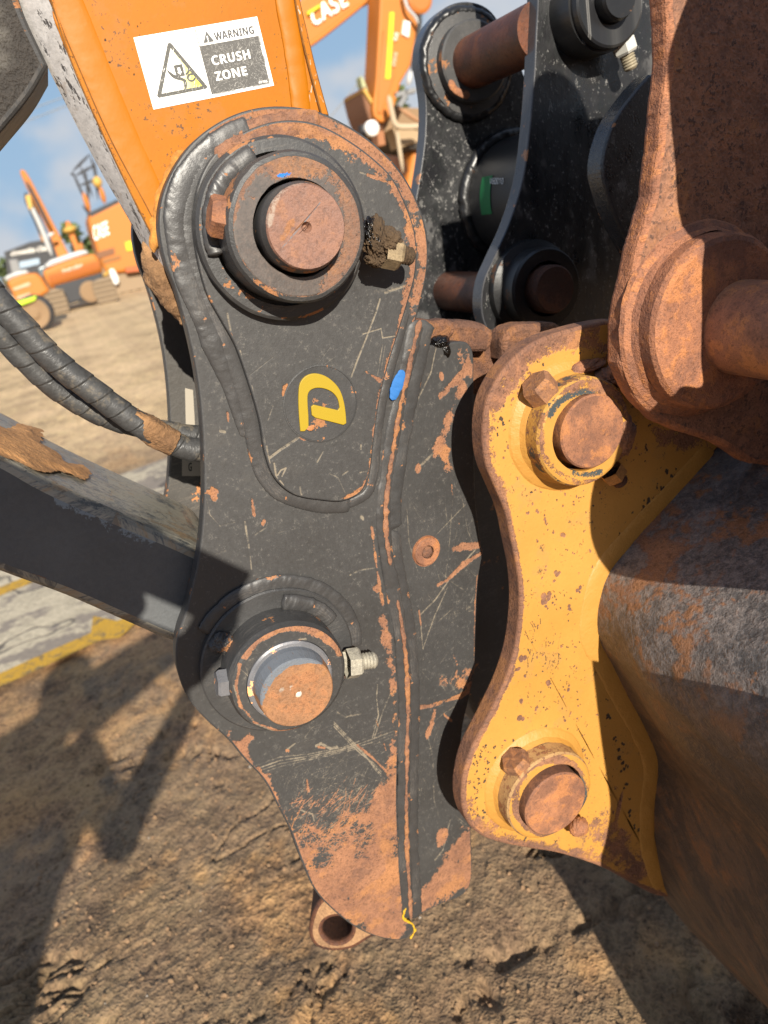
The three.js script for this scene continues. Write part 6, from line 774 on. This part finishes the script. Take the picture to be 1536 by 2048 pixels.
{ // the excavator close behind, at the top right
  const Z = -9.5, e = thing('excavator', 'orange excavator close behind with white lettering on its boom, top centre', 'excavator', baseOf(760, 700), 'orange excavators across the yard');
  part('boom', bgSlab([[430, 120], [560, 45], [620, -20], [705, -60], [800, -75], [800, -30], [745, -4], [625, 90], [560, 130], [470, 190]], Z, 0.5, 0.03), bgOrange, e); part('boom_edge', rod([[470, 186], [560, 126], [625, 86], [745, -8]], Z + 0.02, 0.028), bgOrange, e);
  textPanel('CASE', [[618, 66], [712, 8], [694, -40], [604, 22]], Z + 0.03, '#f2efe6', 'lettering', e, 'white lettering on the boom', 480, 160, 'bold 150px sans-serif', 1.05); part('stripe', bgSlab([[614, 24], [640, 8], [642, 13], [616, 31]], Z + 0.05, 0.06, 0.006), bgYellow, e);
  part('dipper', bgSlab([[766, -120], [866, -120], [846, -8], [838, 45], [822, 132], [802, 165], [783, 228, 0], [765, 245, 0], [748, 232, 0], [752, 160], [756, 90]], Z + 0.5, 0.42, 0.025), bgOrange, e); part('dipper_plate', bgSlab([[779, 60], [802, 150], [775, 226], [768, 226], [770, 150]].map(([x, y]) => [x - 12, y]), Z + 0.52, 0.06, 0.01), plain(0.46, 0.14, 0.02), e);
  part('stripe', bgSlab([[780, 24], [789, 24], [781, 158], [771, 158]], Z + 0.53, 0.06, 0.006), bgYellow, e); textPanel('CX210', [[785, 88], [792, 88], [801, 55], [791, 54]], Z + 0.535, '#efe9de', 'lettering', e, 'small white lettering on the dipper', 256, 128, 'bold 80px sans-serif'); part('label', bgSlab([[808, 40], [821, 44], [818, 75], [804, 68]], Z + 0.53, 0.05, 0.004), bgWhite, e); textPanel('DANGER', [[781, 140], [790, 142], [799, 92], [789, 90]], Z + 0.535, '#d8b49a', 'lettering', e, 'pale lettering on the dipper', 512, 128, 'bold 96px sans-serif');
  part('hose', rod([[806, -20], [815, 15], [832, 36], [836, 48]], Z + 0.62, 0.02), bgSteel, e); part('boom_cylinder', rod([[842, 20], [834, 90], [822, 150]], Z + 0.55, 0.03), bgDark, e); part('cylinder_rod', rod([[822, 140], [816, 172]], Z + 0.6, 0.035), bgSteel, e); part('pivot', turned([[0.16, -0.05], [0.16, 0.06], [0.12, 0.08]], onz(836, 0, Z + 0.5), V(0, 0, 1), 32), plain(0.42, 0.13, 0.018), e);
  part('link', bgSlab([[785, 186], [832, 174], [834, 184], [790, 196]], Z + 0.5, 0.12, 0.01), bgGrey, e); part('link', bgSlab([[796, 210], [812, 182], [818, 186], [804, 216]], Z + 0.5, 0.12, 0.01), bgGrey, e);
  const bkt = thing('bucket_attachment', 'muddy rusty attachment hanging under the close excavator', 'bucket', baseOf(780, 690));
  part('shell', bgSlab([[725, 178, 0], [732, 172], [748, 205], [766, 228], [770, 255], [752, 262, 0], [738, 235, 0], [728, 200, 0]], Z + 0.4, 0.7, 0.03), bgRust, bkt); part('tooth', bgSlab([[721, 152, 0], [727, 156], [737, 182], [728, 186]], Z + 0.3, 0.16, 0.01), plain(0.38, 0.4, 0.22, 0.7), bkt); part('edge', bgSlab([[726, 180], [732, 176], [750, 208], [746, 212]], Z + 0.45, 0.7, 0.01), bgBrass, bkt); part('frame', bgSlab([[748, 240], [800, 214], [842, 216], [842, 262], [800, 258], [758, 268]], Z + 0.25, 0.6, 0.02), bgDirt, bkt); part('frame', bgSlab([[752, 262], [838, 250], [842, 300], [760, 292]], Z - 0.1, 0.7, 0.02), plain(0.035, 0.028, 0.022, 0.9), bkt); part('beam', bgSlab([[786, 256], [842, 246], [842, 282], [800, 296]], Z + 0.45, 0.3, 0.02), plain(0.34, 0.24, 0.14, 0.9), bkt); part('bracket', bgSlab([[754, 262], [768, 260], [772, 290], [757, 292]], Z + 0.5, 0.2, 0.01), plain(0.3, 0.13, 0.06, 0.9), bkt);
  part('hose', rod([[777, 190], [784, 225], [792, 250], [815, 254], [842, 252]], Z + 0.75, 0.034), plain(0.42, 0.33, 0.22, 0.8), bkt); part('strut', rod([[792, 250], [806, 345]], Z + 0.7, 0.028), plain(0.42, 0.33, 0.22, 0.8), bkt); part('strut', rod([[798, 216], [842, 246]], Z + 0.6, 0.03), plain(0.34, 0.18, 0.09, 0.8), bkt); part('lamp', turned([[0.09, 0], [0.085, 0.05], [0.04, 0.07]], onz(742, 257, Z + 0.75), V(0, 0, 1), 20), bgWhite, bkt); part('lamp_housing', bgSlab([[722, 250], [750, 246], [752, 270], [726, 272]], Z + 0.6, 0.12, 0.01), bgDark, bkt);
  part('body', bgSlab([[790, 300], [850, 290], [860, 420], [800, 420]], Z - 1.4, 1.2, 0.04), bgDark, e); part('counterweight', bgSlab([[832, 292, 0], [860, 280], [870, 430], [805, 430], [814, 360]], Z - 0.2, 1.4, 0.06), bgOrange, e); part('track', track([760, 740], [980, 690], Z - 0.4, 0.6, 0.45), bgTrack, e);
}
{ // wires across the sky
  const wires = [[[0, 262], [150, 205], [260, 165]], [[0, 240], [140, 190], [260, 150]]]; wires.forEach((w, i) => { const t = thing('power_line', i ? 'upper thin wire across the sky at the left' : 'lower thin wire across the sky at the left', 'wire', onz(w[0][0], w[0][1], -60)); part('wire', rod([[-300, w[0][1] + 100], ...w, [900, w[2][1] - 240]], -60, 0.03), bgGrey, t); });
  [[[600, 300], [660, 235], [760, 110], [860, -20]], [[610, 330], [680, 265], [780, 165], [900, 30]]].forEach((w, i) => { const t = thing('power_line', i ? 'lower thin wire behind the close excavator' : 'upper thin wire behind the close excavator', 'wire', onz(w[0][0], w[0][1], -40)); part('wire', rod(w, -40, 0.028), bgGrey, t); });
}

// ------------------------------------------------------------------ the photographer behind the lens, whose shadow falls on the ground and the link
{
  const R = V(0, 0, 0).crossVectors(SUN.clone().negate(), V(0, 1, 0)).normalize(), U = V(0, 0, 0).crossVectors(R, SUN.clone().negate());
  const at = (a, b, s) => CAM.clone().addScaledVector(R, a).addScaledVector(U, b).addScaledVector(SUN, s);
  const field = (caps, cell, pad, k = 0.03) => {
    let lo = V(9, 9, 9), hi = V(-9, -9, -9); for (const [p, q, r0, r1] of caps) for (const [c, r] of [[p, r0], [q, r1]]) { lo.min(c.clone().subScalar(r + pad)); hi.max(c.clone().addScalar(r + pad)); }
    const size = Math.max(hi.x - lo.x, hi.y - lo.y, hi.z - lo.z), n = Math.min(72, Math.ceil(size / cell)), mc = new MarchingCubes(n, new THREE.MeshStandardMaterial(), false, false, 400000), half = size / 2, ctr = lo.clone().add(hi).multiplyScalar(0.5), p = V(0, 0, 0), pa = V(0, 0, 0), ba = V(0, 0, 0);
    mc.isolation = 0;
    for (let z = 0, i = 0; z < n; z++) for (let y = 0; y < n; y++) for (let x = 0; x < n; x++, i++) {
      p.set((x - n / 2) / (n / 2) * half + ctr.x, (y - n / 2) / (n / 2) * half + ctr.y, (z - n / 2) / (n / 2) * half + ctr.z); let d = 1e3;
      for (const [a, b, r0, r1] of caps) { pa.subVectors(p, a); ba.subVectors(b, a); const h = clamp(pa.dot(ba) / Math.max(1e-9, ba.lengthSq())), e = pa.addScaledVector(ba, -h).length() - mix(r0, r1, h); const q = clamp(0.5 + 0.5 * (d - e) / k); d = mix(d, e, q) - k * q * (1 - q); }
      mc.field[i] = -d;
    }
    mc.update(); const c = mc.count, g = new THREE.BufferGeometry(), P = new Float32Array(c * 3), N = new Float32Array(c * 3);
    for (let i = 0; i < c; i++) { P[i * 3] = mc.positionArray[i * 3] * half + ctr.x; P[i * 3 + 1] = mc.positionArray[i * 3 + 1] * half + ctr.y; P[i * 3 + 2] = mc.positionArray[i * 3 + 2] * half + ctr.z; N[i * 3] = mc.normalArray[i * 3]; N[i * 3 + 1] = mc.normalArray[i * 3 + 1]; N[i * 3 + 2] = mc.normalArray[i * 3 + 2]; }
    g.setAttribute('position', new THREE.BufferAttribute(P, 3)); g.setAttribute('normal', new THREE.BufferAttribute(N, 3)); g.setAttribute('uv', new THREE.BufferAttribute(new Float32Array(c * 2), 2)); return g;
  };
  const s = 0.42, head = at(-0.74, -0.21, s), neck = at(-0.76, -0.34, s + 0.02), chest = at(-0.80, -0.5, s + 0.03), shR = at(-0.64, -0.40, s), shL = at(-0.99, -0.33, s + 0.02), elR = at(-0.505, -0.545, s - 0.12), wrR = at(-0.13, -0.175, 0.10), elL = at(-0.62, -0.23, s - 0.16), wrL = at(-0.20, -0.085, 0.10), wrU = at(-0.235, 0.085, 0.10);
  const hip = chest.clone().add(V(-0.04, -0.42, 0.04)), pel = V(hip.x, Math.max(0.8, hip.y - 0.06), hip.z);
  const caps = [[head, head.clone().add(V(0.01, 0.05, 0)), 0.088, 0.095], [neck, head, 0.055, 0.05], [chest.clone().add(V(-0.08, 0, 0)), chest.clone().add(V(0.07, 0, 0)), 0.13, 0.125], [chest, pel, 0.15, 0.14], [pel.clone().add(V(-0.08, 0, 0)), pel.clone().add(V(0.08, 0, 0)), 0.12, 0.12], [shR, chest, 0.075, 0.12], [shL, chest, 0.075, 0.12], [shR, elR, 0.066, 0.052], [elR, wrR, 0.052, 0.034], [shL, elL, 0.066, 0.056], [elL, wrL, 0.098, 0.066]];
  for (const k of [-1, 1]) { const h = pel.clone().add(V(k * 0.1, -0.05, 0)), kn = V(h.x + k * 0.03, 0.48, h.z - 0.04), an = V(kn.x, 0.09, kn.z + 0.06); caps.push([h, kn, 0.09, 0.06], [kn, an, 0.06, 0.045], [an, an.clone().add(V(0, -0.045, -0.15)), 0.045, 0.035]); }
  const person = thing('person', 'person in dark work clothes standing behind the lens, holding up a phone in both hands', 'person', V(pel.x, 0, pel.z));
  part('body', field(caps, 0.02, 0.03), plain(0.08, 0.09, 0.12, 0.9), person);
  part('hair', blob(head.clone().add(V(0.0, 0.07, 0.03)), 0.1, 0.09, 0.11, 0.2, 1, 0.3), plain(0.03, 0.02, 0.015, 0.9), person);
  // unseen hands: palm, thumb, four fingers each, plus capsules added to shade the link
  const e1 = [-0.74, 0.67], e2 = [-0.67, -0.74], C0 = [0.014, 0.011], ph = (l, w, d = 0.02) => at(C0[0] + e1[0] * l + e2[0] * w, C0[1] + e1[1] * l + e2[1] * w, d);
  const hl = [[ph(0.17, 0.085, 0.04), ph(0.108, 0.088, 0.035), 0.026, 0.02], [ph(0.17, 0.13, 0.05), ph(0.09, 0.128, 0.045), 0.028, 0.022], [ph(0.17, 0.035, 0.05), ph(0.33, 0.04, 0.1), 0.034, 0.04], [ph(0.17, 0.09, 0.05), ph(0.33, 0.1, 0.1), 0.036, 0.045], [wrL, wrU, 0.04, 0.04], [wrU, ph(0.20, 0.055, 0.05), 0.034, 0.030], [ph(0.20, 0.03, 0.04), ph(0.165, 0.02, 0.03), 0.026, 0.02], [ph(0.2, 0.07, 0.04), ph(0.165, 0.065, 0.03), 0.026, 0.02]];
  for (let i = 0; i < 4; i++) hl.push([ph(0.17, 0.008 + i * 0.019, 0.03), ph(0.12 - i * 0.004, 0.006 + i * 0.019, 0.034), 0.0095, 0.008], [ph(0.12 - i * 0.004, 0.006 + i * 0.019, 0.034), ph(0.09 + i * 0.006, 0.007 + i * 0.019, 0.03), 0.008, 0.007]);
  hl.push([ph(0.19, 0.08, 0.04), ph(0.15, 0.125, 0.04), 0.014, 0.012], [ph(0.15, 0.125, 0.04), ph(0.105, 0.118, 0.035), 0.011, 0.009]);
  part('hand', field(hl, 0.004, 0.01, 0.01), plain(0.42, 0.26, 0.19, 0.7), person);
  const hr = [[wrR, ph(0.05, 0.14, 0.05), 0.030, 0.030], [ph(0.02, 0.125, 0.05), ph(0.01, 0.10, 0.04), 0.026, 0.02], [ph(0.03, 0.122, 0.05), ph(0.10, 0.122, 0.05), 0.026, 0.024]];
  for (let i = 0; i < 4; i++) hr.push([ph(-0.002 + i * 0.011, 0.10, 0.045), ph(-0.002 + i * 0.010, 0.062, 0.04), 0.0085, 0.0075], [ph(-0.002 + i * 0.010, 0.062, 0.04), ph(0.0 + i * 0.010, 0.035, 0.032), 0.0075, 0.0065]);
  hr.push([ph(0.09, 0.14, 0.05), ph(0.112, 0.115, 0.04), 0.013, 0.01], [ph(0.112, 0.115, 0.04), ph(0.12, 0.08, 0.03), 0.010, 0.008]);
  part('hand', field(hr, 0.004, 0.01, 0.01), plain(0.42, 0.26, 0.19, 0.7), person);
  const phone = thing('phone', 'flat dark phone held up at the lens by the person', 'phone', ph(0.08, 0.03, 0.02));
  { const pl = { o: ph(0, 0, 0.021), u: R.clone(), v: U.clone(), n: SUN.clone() }, sh = [[0, 0], [0.163, 0], [0.163, 0.0], [0.163, 0.070], [0, 0.070]].filter((_, i) => i !== 2).map(([l, w]) => [e1[0] * l + e2[0] * w, e1[1] * l + e2[1] * w]).reverse();
    part('case', slab(sh, pl, 0.008, 0.002), plain(0.03, 0.03, 0.035, 0.4), phone); }
}

// ------------------------------------------------------------------ the sky: blue with thin white cloud towards the horizon
{
  const W = 1024, H = 512, d = new Float32Array(W * H * 4), k = 0.96 / renderer.toneMappingExposure;
  for (let y = 0, i = 0; y < H; y++) for (let x = 0; x < W; x++, i += 4) {
    const el = ((y + 0.5) / H - 0.5) * 180, u = x / W, e = Math.max(0, el), t = sstep(0, 42, e);
    let c = [mix(0.38, 0.085, t), mix(0.56, 0.24, t), mix(0.76, 0.55, t)];
    const n = S(NA, u * 5, el / 42) * 0.5 + S(NB, u * 7 + 0.2, el / 30) * 0.35 + S(ND, u * 4, el / 60 + 0.3) * 0.4, cl = sstep(0.56, 0.84, n + sstep(14, 3, e) * 0.14 + sstep(8, 26, e) * 0.03) * 0.8;
    c = c.map((q, j) => mix(q, [0.68, 0.69, 0.72][j], cl));
    const m = el < 0 ? sstep(-3, 0, el) : 1; c = c.map((q, j) => mix([0.24, 0.17, 0.1][j], q, m));
    d[i] = c[0] * k; d[i + 1] = c[1] * k; d[i + 2] = c[2] * k; d[i + 3] = 1;
  }
  const t = new THREE.DataTexture(d, W, H, THREE.RGBAFormat, THREE.FloatType); t.mapping = THREE.EquirectangularReflectionMapping; t.magFilter = t.minFilter = THREE.LinearFilter; t.wrapS = THREE.RepeatWrapping; t.needsUpdate = true;
  scene.background = t; scene.environment = t;
}
scene.add(camera); camera.updateMatrixWorld(true); scene.updateMatrixWorld(true);
renderer.render(scene, camera);
